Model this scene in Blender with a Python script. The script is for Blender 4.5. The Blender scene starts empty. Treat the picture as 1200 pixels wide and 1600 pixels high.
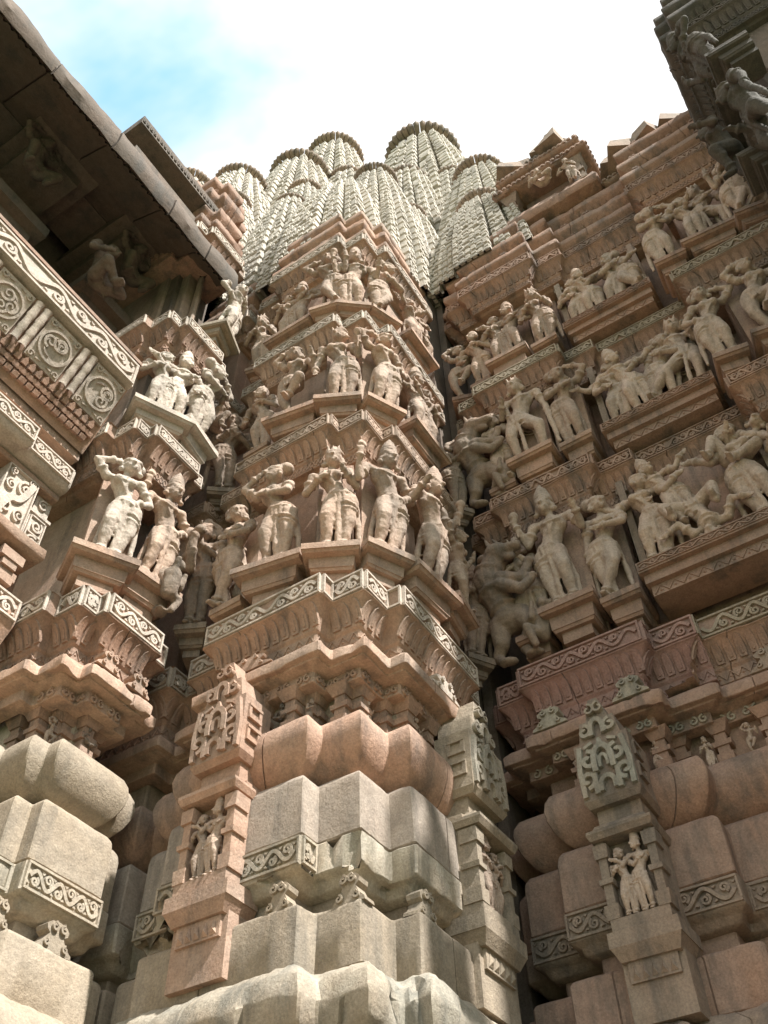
import bpy, bmesh, math, random
from mathutils import Vector, Matrix, noise
random.seed(7)
sc = bpy.context.scene
COL = sc.collection
R = math.radians

# ---------------------------------------------------------------- camera
cam_d = bpy.data.cameras.new('camera'); cam = bpy.data.objects.new('camera', cam_d); COL.objects.link(cam)
cam_d.sensor_fit = 'VERTICAL'; cam_d.sensor_height = 24.0; cam_d.lens = 22.5
cam_d.clip_start = 0.05; cam_d.clip_end = 3000
PITCH, ROLL, YAW = 0.8659, -0.0261, 0.554
_h = Vector((math.cos(YAW), math.sin(YAW), 0)); _r = _h.cross(Vector((0, 0, 1)))
_f = _h*math.cos(PITCH) + Vector((0, 0, 1))*math.sin(PITCH); _u = _r.cross(_f)
_r2 = _r*math.cos(ROLL) + _u*math.sin(ROLL); _u2 = -_r*math.sin(ROLL) + _u*math.cos(ROLL)
cam.matrix_world = Matrix(((_r2.x, _u2.x, -_f.x, 0), (_r2.y, _u2.y, -_f.y, 0), (_r2.z, _u2.z, -_f.z, 0), (0, 0, 0, 1)))
sc.camera = cam
sc.render.resolution_x, sc.render.resolution_y = 768, 1024

# ---------------------------------------------------------------- sky, sun, exposure
SUN_EL, SUN_AZ = R(53), R(9)          # light travels towards +y, a little +x, downwards
travel = Vector((math.sin(SUN_AZ)*math.cos(SUN_EL), math.cos(SUN_AZ)*math.cos(SUN_EL), -math.sin(SUN_EL)))
w = bpy.data.worlds.new('World'); sc.world = w; w.use_nodes = True
nt = w.node_tree; nt.nodes.clear()
def N(t, **k):
    n = nt.nodes.new(t)
    for a, b in k.items(): setattr(n, a, b)
    return n
out = N('ShaderNodeOutputWorld'); mix = N('ShaderNodeMixShader'); bg = N('ShaderNodeBackground'); bgc = N('ShaderNodeBackground')
sky = N('ShaderNodeTexSky'); sky.sky_type = 'NISHITA'; sky.sun_disc = False
sky.sun_elevation = SUN_EL; sky.sun_rotation = math.atan2(-travel.x, -travel.y); sky.air_density = 0.8; sky.dust_density = 0.6; sky.ozone_density = 0.3
bg.inputs['Strength'].default_value = 0.15
bgc.inputs['Color'].default_value = (1.0, 1.0, 1.0, 1); bgc.inputs['Strength'].default_value = 0.40
tc = N('ShaderNodeTexCoord'); mp = N('ShaderNodeMapping'); mp.inputs['Location'].default_value = (-10.465, -0.197, -0.847); mp.inputs['Scale'].default_value = (1.0, 1.0, 1.6)
nz = N('ShaderNodeTexNoise'); nz.inputs['Scale'].default_value = 1.6; nz.inputs['Detail'].default_value = 6; nz.inputs['Roughness'].default_value = 0.55; nz.inputs['Distortion'].default_value = 0.4
cr = N('ShaderNodeValToRGB'); cr.color_ramp.elements[0].position = 0.27; cr.color_ramp.elements[1].position = 0.45
L = nt.links.new
L(tc.outputs['Generated'], mp.inputs['Vector']); L(mp.outputs['Vector'], nz.inputs['Vector']); L(nz.outputs['Fac'], cr.inputs['Fac'])
tint = N('ShaderNodeMix', data_type='RGBA', blend_type='MULTIPLY'); tint.inputs[0].default_value = 1.0; tint.inputs[7].default_value = (.8, 1.35, 1.1, 1)
L(sky.outputs['Color'], tint.inputs[6]); L(tint.outputs[2], bg.inputs['Color']); L(bg.outputs[0], mix.inputs[1]); L(bgc.outputs[0], mix.inputs[2]); L(cr.outputs['Color'], mix.inputs['Fac']); L(mix.outputs[0], out.inputs['Surface'])
sl = bpy.data.lights.new('sun', 'SUN'); sl.energy = 3.3; sl.angle = R(1.2); sl.color = (1.0, 0.975, 0.94)
so = bpy.data.objects.new('sun', sl); COL.objects.link(so); so.location = (-6, -18, 40)
so.rotation_euler = travel.to_track_quat('-Z', 'Y').to_euler()
vs = sc.view_settings; vs.view_transform = 'Standard'; vs.look = 'None'; vs.gamma = 1.0; vs.exposure = 1.68; vs.use_curve_mapping = False
sc.cycles.max_bounces = 8; sc.cycles.diffuse_bounces = 6

# ---------------------------------------------------------------- materials
def stone(name, c1, c2, c3=(0.20, 0.19, 0.16), stain=0.35, scale=1.3, bump=0.5, rough=0.9, pits=0.5, greying=0.36):
    m = bpy.data.materials.new(name); m.use_nodes = True; t = m.node_tree; t.nodes.clear(); l = t.links.new
    def n(k, **kw):
        q = t.nodes.new(k)
        for a, b in kw.items(): setattr(q, a, b)
        return q
    def tex(src, sc_, det=4, ro=.6):
        q = n('ShaderNodeTexNoise'); q.inputs['Scale'].default_value = sc_; q.inputs['Detail'].default_value = det; q.inputs['Roughness'].default_value = ro
        l(src, q.inputs['Vector']); return q.outputs['Fac']
    def ramp(src, a, b):
        q = n('ShaderNodeMapRange'); q.inputs['From Min'].default_value = a; q.inputs['From Max'].default_value = b; l(src, q.inputs['Value']); return q.outputs['Result']
    def mixc(f, a, b, bl='MIX'):
        q = n('ShaderNodeMix', data_type='RGBA', blend_type=bl); 
        if isinstance(f, float): q.inputs[0].default_value = f
        else: l(f, q.inputs[0])
        for s, v in ((6, a), (7, b)):
            if isinstance(v, tuple): q.inputs[s].default_value = (*v, 1)
            else: l(v, q.inputs[s])
        return q.outputs[2]
    geo = n('ShaderNodeNewGeometry'); P = geo.outputs['Position']
    st = n('ShaderNodeMapping'); st.inputs['Scale'].default_value = (6.0, 6.0, 0.9); l(P, st.inputs['Vector'])
    c = mixc(ramp(tex(P, scale, 5), .38, .62), c1, c2)
    oi = n('ShaderNodeObjectInfo')
    hs = n('ShaderNodeHueSaturation'); hs.inputs['Saturation'].default_value = 1.0
    mr = n('ShaderNodeMapRange'); mr.inputs['To Min'].default_value = .88; mr.inputs['To Max'].default_value = 1.12; l(oi.outputs['Random'], mr.inputs['Value']); l(mr.outputs[0], hs.inputs['Value'])
    l(c, hs.inputs['Color']); c = hs.outputs['Color']
    # faces turned down keep the stone colour, other faces mix towards grey in patches
    lum = .3*c1[0]+.6*c1[1]+.1*c1[2]; sx = n('ShaderNodeSeparateXYZ'); l(geo.outputs['Normal'], sx.inputs[0])
    pn = n('ShaderNodeMath', operation='MULTIPLY'); l(ramp(sx.outputs['Z'], -.55, -.05), pn.inputs[0]); l(ramp(tex(P, 2.4, 6, .65), .25, .62), pn.inputs[1])
    pm = n('ShaderNodeMath', operation='MULTIPLY'); l(pn.outputs[0], pm.inputs[0]); pm.inputs[1].default_value = greying
    c = mixc(pm.outputs[0], c, (lum*1.10, lum*1.01, lum*.87))
    # grey weathering patches and rain streaks with a shape of their own
    s1 = n('ShaderNodeMath', operation='MULTIPLY'); l(ramp(tex(st.outputs[0], 1.0, 6, .65), .50, .64), s1.inputs[0]); s1.inputs[1].default_value = stain
    c = mixc(s1.outputs[0], c, c3)
    s2 = n('ShaderNodeMath', operation='MULTIPLY'); l(ramp(tex(P, 3.3, 8, .7), .56, .70), s2.inputs[0]); s2.inputs[1].default_value = stain*.8
    c = mixc(s2.outputs[0], c, (c1[0]*.97, c1[1]*1.04, c1[2]*1.12))
    # grain speckle
    sp = ramp(tex(P, 85, 3, .7), .3, .7); g = n('ShaderNodeMapRange'); g.inputs['To Min'].default_value = .80; g.inputs['To Max'].default_value = 1.16; l(sp, g.inputs['Value'])
    c = mixc(1.0, c, g.outputs[0], 'MULTIPLY')
    sp2 = ramp(tex(P, 14, 6, .7), .35, .7); g2 = n('ShaderNodeMapRange'); g2.inputs['To Min'].default_value = .84; g2.inputs['To Max'].default_value = 1.12; l(sp2, g2.inputs['Value'])
    c = mixc(1.0, c, g2.outputs[0], 'MULTIPLY')
    b = n('ShaderNodeBsdfPrincipled'); b.inputs['Roughness'].default_value = rough; b.inputs['Specular IOR Level'].default_value = .25
    l(c, b.inputs['Base Color'])
    vo = n('ShaderNodeTexVoronoi'); vo.inputs['Scale'].default_value = 38; l(P, vo.inputs['Vector'])
    pit = ramp(vo.outputs['Distance'], .12, .0)
    h1 = tex(P, 60, 6, .75); h2 = tex(P, 11, 5, .6)
    a1 = n('ShaderNodeMath', operation='MULTIPLY_ADD'); l(h2, a1.inputs[0]); a1.inputs[1].default_value = 1.6; l(h1, a1.inputs[2])
    a2 = n('ShaderNodeMath', operation='MULTIPLY_ADD'); l(pit, a2.inputs[0]); a2.inputs[1].default_value = -pits; l(a1.outputs[0], a2.inputs[2])
    bp = n('ShaderNodeBump'); bp.inputs['Strength'].default_value = bump; bp.inputs['Distance'].default_value = .016; l(a2.outputs[0], bp.inputs['Height']); l(bp.outputs[0], b.inputs['Normal'])
    o = n('ShaderNodeOutputMaterial'); l(b.outputs[0], o.inputs['Surface'])
    return m
M = dict(
    pink=stone('pink_buff_sandstone', (.44, .26, .175), (.41, .275, .195), (.12, .105, .09), .55),
    buff=stone('yellow_buff_sandstone', (.36, .285, .20), (.345, .27, .19), (.13, .12, .10), .5),
    lichen=stone('grey_green_weathered_sandstone', (.37, .34, .27), (.42, .33, .235), (.14, .14, .12), .65),
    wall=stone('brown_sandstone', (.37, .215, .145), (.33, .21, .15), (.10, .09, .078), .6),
    red=stone('red_sandstone', (.34, .185, .15), (.30, .18, .15), (.2, .15, .13), .3),
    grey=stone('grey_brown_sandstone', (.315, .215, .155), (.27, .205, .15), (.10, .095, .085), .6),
    dark=stone('dark_brown_sandstone', (.17, .12, .088), (.14, .11, .085), (.07, .068, .06), .6),  # dark brown tone for the eave, balcony inside and core masonry
    spire=stone('pale_spire_sandstone', (.55, .50, .425), (.50, .455, .385), (.2, .18, .155), .45, scale=.9),
    figure=stone('carved_figure_sandstone', (.45, .305, .22), (.42, .305, .23), (.15, .13, .11), .5, scale=2.2, bump=.4),
    figgrey=stone('grey_figure_sandstone', (.49, .355, .265), (.45, .34, .265), (.18, .155, .13), .45, scale=2.2, bump=.4),
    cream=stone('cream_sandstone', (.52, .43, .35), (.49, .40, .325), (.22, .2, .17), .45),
    paving=stone('sandstone_paving', (.20, .165, .125), (.17, .145, .115), (.12, .11, .1), .3),
    black=stone('near_black_sandstone', (.115, .09, .07), (.09, .08, .065), (.05, .05, .045), .5),  # near-black tone for the upper right projection and its statues
    greystone=stone('grey_pink_sandstone', (.375, .295, .23), (.35, .29, .235), (.15, .135, .115), .5),
    grass=stone('lawn', (.07, .11, .03), (.09, .12, .04), (.05, .07, .03), .4),
)

# ---------------------------------------------------------------- object helpers
def tag(o, label=None, cat=None, group=None, kind=None):
    if label: o['label'] = label
    if cat: o['category'] = cat
    if group: o['group'] = group
    if kind: o['kind'] = kind
    return o
def empty(name, label, cat, loc=(0, 0, 0), group=None, rz=0):
    o = bpy.data.objects.new(name, None); COL.objects.link(o); o.location = loc; o.rotation_euler = (0, 0, rz); o.empty_display_size = .1
    return tag(o, label, cat, group)
WROOT = set()
def wroot(*a, **k):
    o = empty(*a, **k); WROOT.add(o.name); return o
def link_mesh(name, me, mat, parent=None, kind=None):
    o = bpy.data.objects.new(name, me); COL.objects.link(o)
    if mat is not None and not me.materials: me.materials.append(M[mat])
    if parent is not None:
        o.parent = parent
        if parent.name in WROOT: o.matrix_parent_inverse = Matrix.Translation(-parent.location)   # parts modelled in world coordinates
    if kind: o['kind'] = kind
    return o
class MB:
    def __init__(s): s.v = []; s.f = []
    def add(s, vs_, fs_):
        b = len(s.v); s.v += [tuple(x) for x in vs_]; s.f += [tuple(b+i for i in f) for f in fs_]
    def grid(s, rows, close=False):
        b = len(s.v); nr = len(rows); nc = len(rows[0])
        for r_ in rows: s.v += [tuple(p) for p in r_]
        for i in range(nr-1):
            for j in range(nc if close else nc-1):
                k = (j+1) % nc
                s.f.append((b+i*nc+j, b+i*nc+k, b+(i+1)*nc+k, b+(i+1)*nc+j))
        return b
    def box(s, x0, x1, y0, y1, z0, z1, top=None, Mx=None):
        # top: (inset) makes the top smaller/larger
        i = top or 0
        v = [(x0, y0, z0), (x1, y0, z0), (x1, y1, z0), (x0, y1, z0), (x0+i, y0+i, z1), (x1-i, y0+i, z1), (x1-i, y1-i, z1), (x0+i, y1-i, z1)]
        if Mx: v = [Mx @ Vector(p) for p in v]
        s.add(v, [(3, 2, 1, 0), (4, 5, 6, 7), (0, 1, 5, 4), (1, 2, 6, 5), (2, 3, 7, 6), (3, 0, 4, 7)])
    def build(s, name, mat, parent=None, jit=0.0, kind=None, smooth=True, ang=35, weld=False):
        me = bpy.data.meshes.new(name)
        vv = s.v
        if jit:
            o2 = []
            for p in vv:
                q = Vector(p); a = noise.noise_vector(q*7.0)*jit + noise.noise_vector(q*31.0)*jit*.5
                o2.append(q+a)
            vv = o2
        me.from_pydata([tuple(p) for p in vv], [], s.f)
        if weld:
            bm = bmesh.new(); bm.from_mesh(me); bmesh.ops.remove_doubles(bm, verts=bm.verts, dist=.0008); bm.to_mesh(me); bm.free()
        if smooth:
            me.shade_smooth(); me.set_sharp_from_angle(angle=R(ang))
        me.update()
        return link_mesh(name, me, mat, parent, kind)

def offset(poly, d, closed=False):
    """mitred offset of a plan polyline; + is outwards (to the left-hand side seen along it is inside)"""
    n = len(poly); res = []
    P = [Vector(p) for p in poly]
    def nrm(a, b):
        t = (b-a).normalized(); return Vector((-t.y, t.x))*-1   # right-hand normal = outside
    for i in range(n):
        if closed: a, b, c = P[i-1], P[i], P[(i+1) % n]
        else: a = P[i-1] if i else None; b = P[i]; c = P[i+1] if i < n-1 else None
        if a is None: res.append(b+nrm(b, c)*d)
        elif c is None: res.append(b+nrm(a, b)*d)
        else:
            n1, n2 = nrm(a, b), nrm(b, c); k = 1+n1.dot(n2)
            res.append(b+(n1+n2)*(d/k if k > .05 else d))
    return res
def bevel_prof(prof, r):
    P = [Vector(p) for p in prof]; o = [P[0]]
    for i in range(1, len(P)-1):
        a, b, c = P[i-1], P[i], P[i+1]; u = (a-b); v = (c-b)
        if u.length < 1e-6 or v.length < 1e-6: o.append(b); continue
        if u.normalized().dot(v.normalized()) < -.93: o.append(b); continue
        k = min(r, u.length*.4, v.length*.4); o += [b+u.normalized()*k, b+v.normalized()*k]
    o.append(P[-1]); return o
def sweep(name, parent, poly, prof, mat, res=.07, jit=.0035, chip=.0, bev=.007, ch=.010, kind=None, seed=0, joint=0):
    prof = bevel_prof(prof, bev)
    seg = [(Vector(poly[i+1])-Vector(poly[i])).length for i in range(len(poly)-1)]
    ns = [max(1, round(l/res)) for l in seg]
    rows = []
    rj = random.Random(seed+77); cols = []
    for i, l in enumerate(seg):     # column positions; stone joints are narrow sunk grooves
        c_ = [(k/ns[i], 0) for k in range(ns[i]+1)]
        if joint and l > .3:
            u = rj.uniform(.25, .6)*joint
            while u < l-.12:
                for du, ins in ((-.0045, 0), (-.002, .012), (.002, .012), (.0045, 0)): c_.append(((u+du)/l, ins))
                u += joint*rj.uniform(.7, 1.3)
            c_.sort()
        cols.append(c_)
    for (d, z) in prof:
        q = offset(poly, d); qi = offset(poly, d-.012)
        row = []
        for i in range(len(q)-1):
            a, b = q[i], q[i+1]; t = b-a; l = t.length
            c_ = min(ch, l*.3); tt = t/l if l > 1e-6 else Vector((0, 0))
            a2 = a+tt*c_ if i else a; b2 = b-tt*c_ if i < len(q)-2 else b
            for (k, ins) in cols[i]:
                p = a2.lerp(b2, k)
                if ins: p = p+(qi[i]-q[i]).lerp(qi[i+1]-q[i+1], k)
                row.append(Vector((p.x, p.y, z)))
        rows.append(row)
    mb = MB()
    # worn surface: low amplitude waviness plus chipped places
    dmx = max(d for d, z in prof)
    for ri, row in enumerate(rows):
        d = prof[ri][0]
        for p in row:
            n3 = noise.noise_vector(p*6+Vector((seed, 0, 0)))*jit + noise.noise_vector(p*28)*jit*.6
            if chip:
                c = noise.noise(p*4.3+Vector((seed*3.1, 5, 1)))*.7+noise.noise(p*13+Vector((2, seed, 9)))*.55
                if c > .22 and d > dmx-.05:
                    k = min(1, (c-.22)*3)*chip
                    n3 = n3+Vector((k*.55, k*.55, (-k if ri > len(rows)/2 else k)*.35))
            p += n3
    mb.grid(rows)
    return mb.build(name, mat, parent, kind=kind)
def seginfo(poly, d, i):
    q = offset(poly, d); a, b = q[i], q[i+1]; t = (b-a); l = t.length; t = t/l if l > 1e-9 else t
    return a, b, t, Vector((t.y, -t.x)), l

# carved relief: ribbons on a surface given by a mapping (u along, v across, w proud)
def ribbon(mb, pts, wid, Mp, w1, w0=-.004):
    n = len(pts); rows = []
    for i in range(n):
        a = pts[max(0, i-1)]; b = pts[min(n-1, i+1)]
        tx, ty = b[0]-a[0], b[1]-a[1]; l = math.hypot(tx, ty) or 1; nx, ny = -ty/l, tx/l
        ww = wid[i] if isinstance(wid, list) else wid
        x, y = pts[i]; k = .86
        rows.append([Mp(x-nx*ww/2, y-ny*ww/2, w0), Mp(x-nx*ww/2*k, y-ny*ww/2*k, w1), Mp(x+nx*ww/2*k, y+ny*ww/2*k, w1), Mp(x+nx*ww/2, y+ny*ww/2, w0)])
    b = mb.grid(rows); e = b+4*(n-1)
    mb.f.append((b, b+1, b+2, b+3)); mb.f.append((e+3, e+2, e+1, e))
def scroll(mb, Mp, Lg, H, w1=.016, rim=True, rnd=None, dens=1.75):
    rnd = rnd or random
    r = H*.085
    if rim:
        for v in (r*.6, H-r*.6): ribbon(mb, [(0.002, v), (Lg-.002, v)], r*1.2, Mp, w1)
        for u in (r*.6, Lg-r*.6): ribbon(mb, [(u, r*1.25), (u, H-r*1.25)], r*1.1, Mp, w1*.97)
    m0 = r*2.1 if rim else 0
    l2 = Lg-2*m0; h2 = H-2*(r*1.6 if rim else .0); vb = (H-h2)/2
    if l2 < h2*.5: 
        return
    n = max(1, round(l2/(h2*dens*rnd.uniform(.88, 1.15)))); lam = l2/n
    ph = 0 if rnd.random() < .5 else math.pi
    amp = rnd.uniform(.30, .40)
    K = 14*n
    f = lambda u: vb+h2/2+amp*h2*math.sin(2*math.pi*(u-m0)/lam+ph)
    ribbon(mb, [(m0+l2*i/K, f(m0+l2*i/K)) for i in range(K+1)], h2*.22, Mp, w1)
    for k in range(2*n):
        uc = m0+lam*(k*.5+.25); up = 1 if math.sin(2*math.pi*(uc-m0)/lam+ph) > 0 else -1
        vc = vb+h2/2-up*.17*h2; rr = min(h2*.27, lam*.23)*rnd.uniform(.86, 1.06); sgn = 1 if k % 2 else -1; uc += rnd.uniform(-.03, .03)*lam
        if rnd.random() < .05: continue
        pts = []; wd = []
        a0 = math.pi/2*up
        for i in range(19):
            t = i/18; rad = rr*(1-.80*t); a = a0+sgn*(.4+t*1.45*2*math.pi)
            pts.append((uc+math.cos(a)*rad, vc+math.sin(a)*rad)); wd.append(h2*(.155-.05*t))
        ribbon(mb, pts, wd, Mp, w1*(.9+.12*rnd.random()))
        # leaf fillers near the edges
        for sx in (-1, 1):
            cx = uc+sx*lam*.22; cy = vb+h2*(.5-up*.40)
            ribbon(mb, [(cx-h2*.05*sx, cy), (cx+h2*.05*sx, cy+up*h2*.07), (cx+h2*.12*sx, cy+up*h2*.02)], [h2*.07, h2*.13, h2*.05], Mp, w1*.85)
def face_map(a, t, n, z0):
    def f(u, v, w): return (a.x+t.x*u+n.x*w, a.y+t.y*u+n.y*w, z0+v)
    return f
def slope_map(a, t, n, prof):
    # v in 0..1 along a list of (d,z) points relative to the segment's own offset line
    def f(u, v, w):
        k = max(0, min(.9999, v))*(len(prof)-1); i = int(k); fr = k-i
        d = prof[i][0]*(1-fr)+prof[i+1][0]*fr; z = prof[i][1]*(1-fr)+prof[i+1][1]*fr
        dx, dz = prof[i+1][0]-prof[i][0], prof[i+1][1]-prof[i][1]; l = math.hypot(dx, dz)
        nd, nz_ = dz/l, -dx/l
        d += nd*w; z += nz_*w
        return (a.x+t.x*u+n.x*d, a.y+t.y*u+n.y*d, z)
    return f
def scroll_frieze(parent, poly, z0, z1, d, mat, segs=None, depth=.015, name='scroll_carving', minlen=.08, seed=1, dens=1.75):
    rnd = random.Random(seed); H = z1-z0
    for i in range(len(poly)-1):
        if segs is not None and i not in segs: continue
        a, b, t, n, l = seginfo(poly, d, i)
        if l < minlen: continue
        g = .004; mb = MB()
        scroll(mb, face_map(a+t*g, t, n, z0+.004), l-2*g, H-.008, depth, rnd=rnd, dens=dens)
        mb.build(name, mat, parent, jit=.0012)
def tongues(parent, poly, prof, mat, step=.068, segs=None, name='leaf_carving'):
    mb = MB()
    for i in range(len(poly)-1):
        if segs is not None and i not in segs: continue
        dm = sum(d for d, z in prof)/len(prof); a, b, t, n, l = seginfo(poly, dm, i)
        if l < .12: continue
        f = slope_map(a, t, n, [(d-dm, z) for d, z in prof]); k = max(1, round(l/step)); s = l/k
        for j in range(k):
            c = (j+.5)*s; h = s*.40
            ribbon(mb, [(c, .10), (c, .2), (c, .6), (c, .78), (c, .90)], [s*.66, s*.78, s*.80, s*.66, s*.25], f, .011, -.003)
            ribbon(mb, [(c, .2), (c, .45), (c, .62)], [s*.24, s*.28, s*.12], f, .017, .004)
    if mb.v: mb.build(name, mat, parent, jit=.001, kind='stuff')
def zigzag(parent, poly, d, z0, z1, mat, step=.07, segs=None, name='diamond_carving'):
    mb = MB()
    for i in range(len(poly)-1):
        if segs is not None and i not in segs: continue
        a, b, t, n, l = seginfo(poly, d, i)
        if l < .07: continue
        f = face_map(a, t, n, z0); k = max(1, round(l/step)); s = l/k; H = z1-z0
        pts = []
        for j in range(k): pts += [(j*s+.003, H*.1), ((j+.5)*s, H*.9)]
        pts.append((l-.003, H*.1)); ribbon(mb, pts, .011, f, .007)
        for j in range(k):
            c = (j+.5)*s; mb.add([f(c-.012, H*.3, .0), f(c, H*.14, .0), f(c+.012, H*.3, 0), f(c, H*.5, 0), f(c, H*.3, .009)], [(0, 1, 4), (1, 2, 4), (2, 3, 4), (3, 0, 4)])
    if mb.v: mb.build(name, mat, parent, kind='stuff')
def lattice(parent, poly, d, z0, z1, mat, step=.035, segs=None):
    mb = MB()
    for i in range(len(poly)-1):
        if segs is not None and i not in segs: continue
        a, b, t, n, l = seginfo(poly, d, i)
        if l < .06: continue
        f = face_map(a, t, n, z0); k = max(1, round(l/step)); s = l/k; H = z1-z0
        for j in range(k):
            u = j*s
            ribbon(mb, [(u+.003, .004), (u+s-.003, H-.004)], .007, f, .007); ribbon(mb, [(u+.003, H-.004), (u+s-.003, .004)], .007, f, .0062)
    if mb.v: mb.build('lattice_carving', mat, parent, kind='stuff')
def extrude_outline(mb, pts, Mp, w0, w1):
    n = len(pts); b = len(mb.v)
    mb.v += [Mp(x, y, w0) for x, y in pts]+[Mp(x, y, w1) for x, y in pts]
    mb.f.append(tuple(b+n+i for i in range(n))); mb.f.append(tuple(b+n-1-i for i in range(n)))
    for i in range(n): mb.f.append((b+i, b+(i+1) % n, b+n+(i+1) % n, b+n+i))
def spiral_pts(cx, cy, r, turns, sgn, a0, n=16, shrink=.8):
    return [(cx+math.cos(a0+sgn*2*math.pi*turns*i/n)*r*(1-shrink*i/n), cy+math.sin(a0+sgn*2*math.pi*turns*i/n)*r*(1-shrink*i/n)) for i in range(n+1)]
def crest(parent, pos, t, n, wd, h, th, mat, name='crest'):
    """antefix: a gable of two volutes on a ledge"""
    t = Vector((t[0], t[1])); n = Vector((n[0], n[1]))
    f = lambda u, v, w: (pos[0]+t.x*u+n.x*w, pos[1]+t.y*u+n.y*w, pos[2]+v)
    mb = MB()
    out_ = [(-.5, 0), (.5, 0), (.48, .12), (.30, .30), (.20, .55), (.30, .66), (.32, .82), (.2, .97), (0, 1.0), (-.2, .97), (-.32, .82), (-.30, .66), (-.20, .55), (-.30, .30), (-.48, .12)]
    extrude_outline(mb, [(x*wd, y*h) for x, y in out_], f, -th, 0)
    for s in (-1, 1):
        ribbon(mb, spiral_pts(s*.14*wd, .78*h, .16*h, 1.2, s, math.pi/2), .045*h+.006, f, .014)
        ribbon(mb, spiral_pts(s*.27*wd, .2*h, .13*h, 1.1, s, math.pi/2), .04*h+.005, f, .012)
    return mb.build(name, mat, parent, jit=.003)

# ---------------------------------------------------------------- ground
mb = MB(); S = 1500
mb.add([(-S, -S, -1.75), (S, -S, -1.75), (S, S, -1.75), (-S, S, -1.75)], [(0, 1, 2, 3)])
tag(mb.build('ground', 'grass', smooth=False), kind='structure')
plat = MB(); plat.box(-2.2, 16, -5.0, 16, -1.9, -1.62)
platform = tag(plat.build('pavement', 'paving', smooth=False), kind='structure')

# ---------------------------------------------------------------- the temple: plan lines (x to the right and away, y to the left and away)
LEFT = [(2.24, 4.6), (2.24, 3.60), (2.32, 3.60), (2.32, 3.41), (2.44, 3.41), (2.44, 3.33), (2.90, 3.33), (2.90, 3.39), (3.0, 3.39), (3.0, 4.2)]
CEN = [(3.12, 4.2), (3.12, 3.47), (3.27, 3.47), (3.27, 3.37), (3.15, 3.37), (3.15, 3.1), (2.975, 3.1), (2.975, 2.255), (3.08, 2.255), (3.08, 2.04), (3.305, 2.04), (3.305, 1.935), (4.2, 1.945), (4.2, 2.03), (4.36, 2.03), (4.36, 2.12), (5.0, 2.12)]
RIGHT = [(5.0, 2.05), (4.57, 2.05), (4.57, 1.95), (4.42, 1.95), (4.42, 1.76), (4.33, 1.76), (4.33, .93), (4.46, .93), (4.46, .66), (4.53, .66), (4.53, -.1), (4.25, -.1), (4.25, -1.1)]
BLEFT = [(2.30, 4.6), (2.30, 3.72), (2.36, 3.72), (2.36, 3.51), (2.46, 3.51), (2.46, 3.42), (2.92, 3.42), (2.92, 3.48), (3.03, 3.48), (3.03, 4.2)]
BCEN = [(3.12, 4.2), (3.12, 3.50), (3.25, 3.50), (3.25, 3.37), (3.12, 3.37), (3.12, 3.12), (2.985, 3.12), (2.985, 2.31), (3.095, 2.31), (3.095, 2.075), (3.325, 2.075), (3.325, 1.94), (4.15, 1.95), (4.15, 2.04), (4.33, 2.04), (4.33, 2.13), (5.0, 2.13)]
BRIGHT = [(5.0, 2.04), (4.57, 2.04), (4.57, 1.93), (4.42, 1.93), (4.42, 1.68), (4.29, 1.68), (4.29, 1.30), (4.38, 1.30), (4.38, .85), (4.51, .85), (4.51, -.12), (4.25, -.12), (4.25, -1.1)]
def sh(p, dx, dy): return [(x+dx, y+dy) for x, y in p]

bay_l = wroot('temple_bay', 'sunlit stepped sandstone corner bay with carved cornices beside the balcony on the left', 'temple', (2.6, 3.6, -1.62))
bay_c = wroot('temple_buttress', 'tall stepped sandstone buttress with bands of statues in the middle of the picture', 'temple', (3.4, 2.4, -1.62))
bay_r = wroot('temple_wall', 'shaded brown sandstone temple wall with sculpted panels on the right', 'temple', (4.6, .8, -1.62))

def base(par, P, mats, seed, dz=0, broken=False, segs=None, ledge_d=0.0):
    mp_, mk, mb_, ms = mats[:4]; mr_ = mats[4] if len(mats) > 4 else mk
    # plinth below the picture, down to the platform
    sweep('plinth', par, P, [(.34, -1.62), (.34, -.9), (.26, -.86), (.26, -.3), (.34, -.26), (.34, -.08), (.20, .0), (.14, .05), (.14, .62), (.22, .66), (.22, .82), (.12, .9), (.12, 1.22)], mp_, res=.25, seed=seed)
    sweep('rolled_ledge', par, P, [(.05, 1.20), (.07, 1.38), (.12, 1.44), (.14, 1.53), (.11, 1.62), (.05, 1.68), (-.06, 1.70)], ms, res=.028, jit=.014, chip=.10 if broken else .05, seed=seed, joint=.7)
    sweep('plain_course', par, P, [(-.04, 1.66), (.03, 1.68), (.03, 1.93), (.015, 1.95), (-.10, 1.95)], mp_, res=.05, jit=.004, chip=.025, seed=seed+1, joint=.6)
    sweep('recess_course', par, P, [(-.10, 1.93), (-.10, 2.10)], mp_, res=.1)
    sweep('scroll_ledge', par, P, [(-.10, 2.06), (-.05, 2.07), (-.03, 2.11), (.005, 2.125), (.005, 2.272), (-.07, 2.285)], mb_, res=.045, jit=.006, chip=.17 if broken else .02, seed=seed+2)
    sweep('block_course', par, P, [(-.06, 2.27), (.0, 2.275), (.0, 2.53), (-.006, 2.57), (-.03, 2.602), (-.13, 2.615)], mk, res=.05, jit=.004, chip=.012, bev=.007, ch=.006, seed=seed+3, joint=.95)
    sweep('round_moulding', par, P, [(-.15, 2.60), (-.10, 2.625), (-.052, 2.66), (-.012, 2.715), (.012, 2.775), (.02, 2.83), (.012, 2.88), (-.01, 2.925), (-.05, 2.955), (-.14, 2.965)], mr_, res=.06, jit=.003, bev=.001, ch=.006, seed=seed+4, joint=1.0)
    sweep('recess_wall', par, P, [(-.17, 2.95), (-.17, 3.26)], mp_, res=.1)

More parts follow.
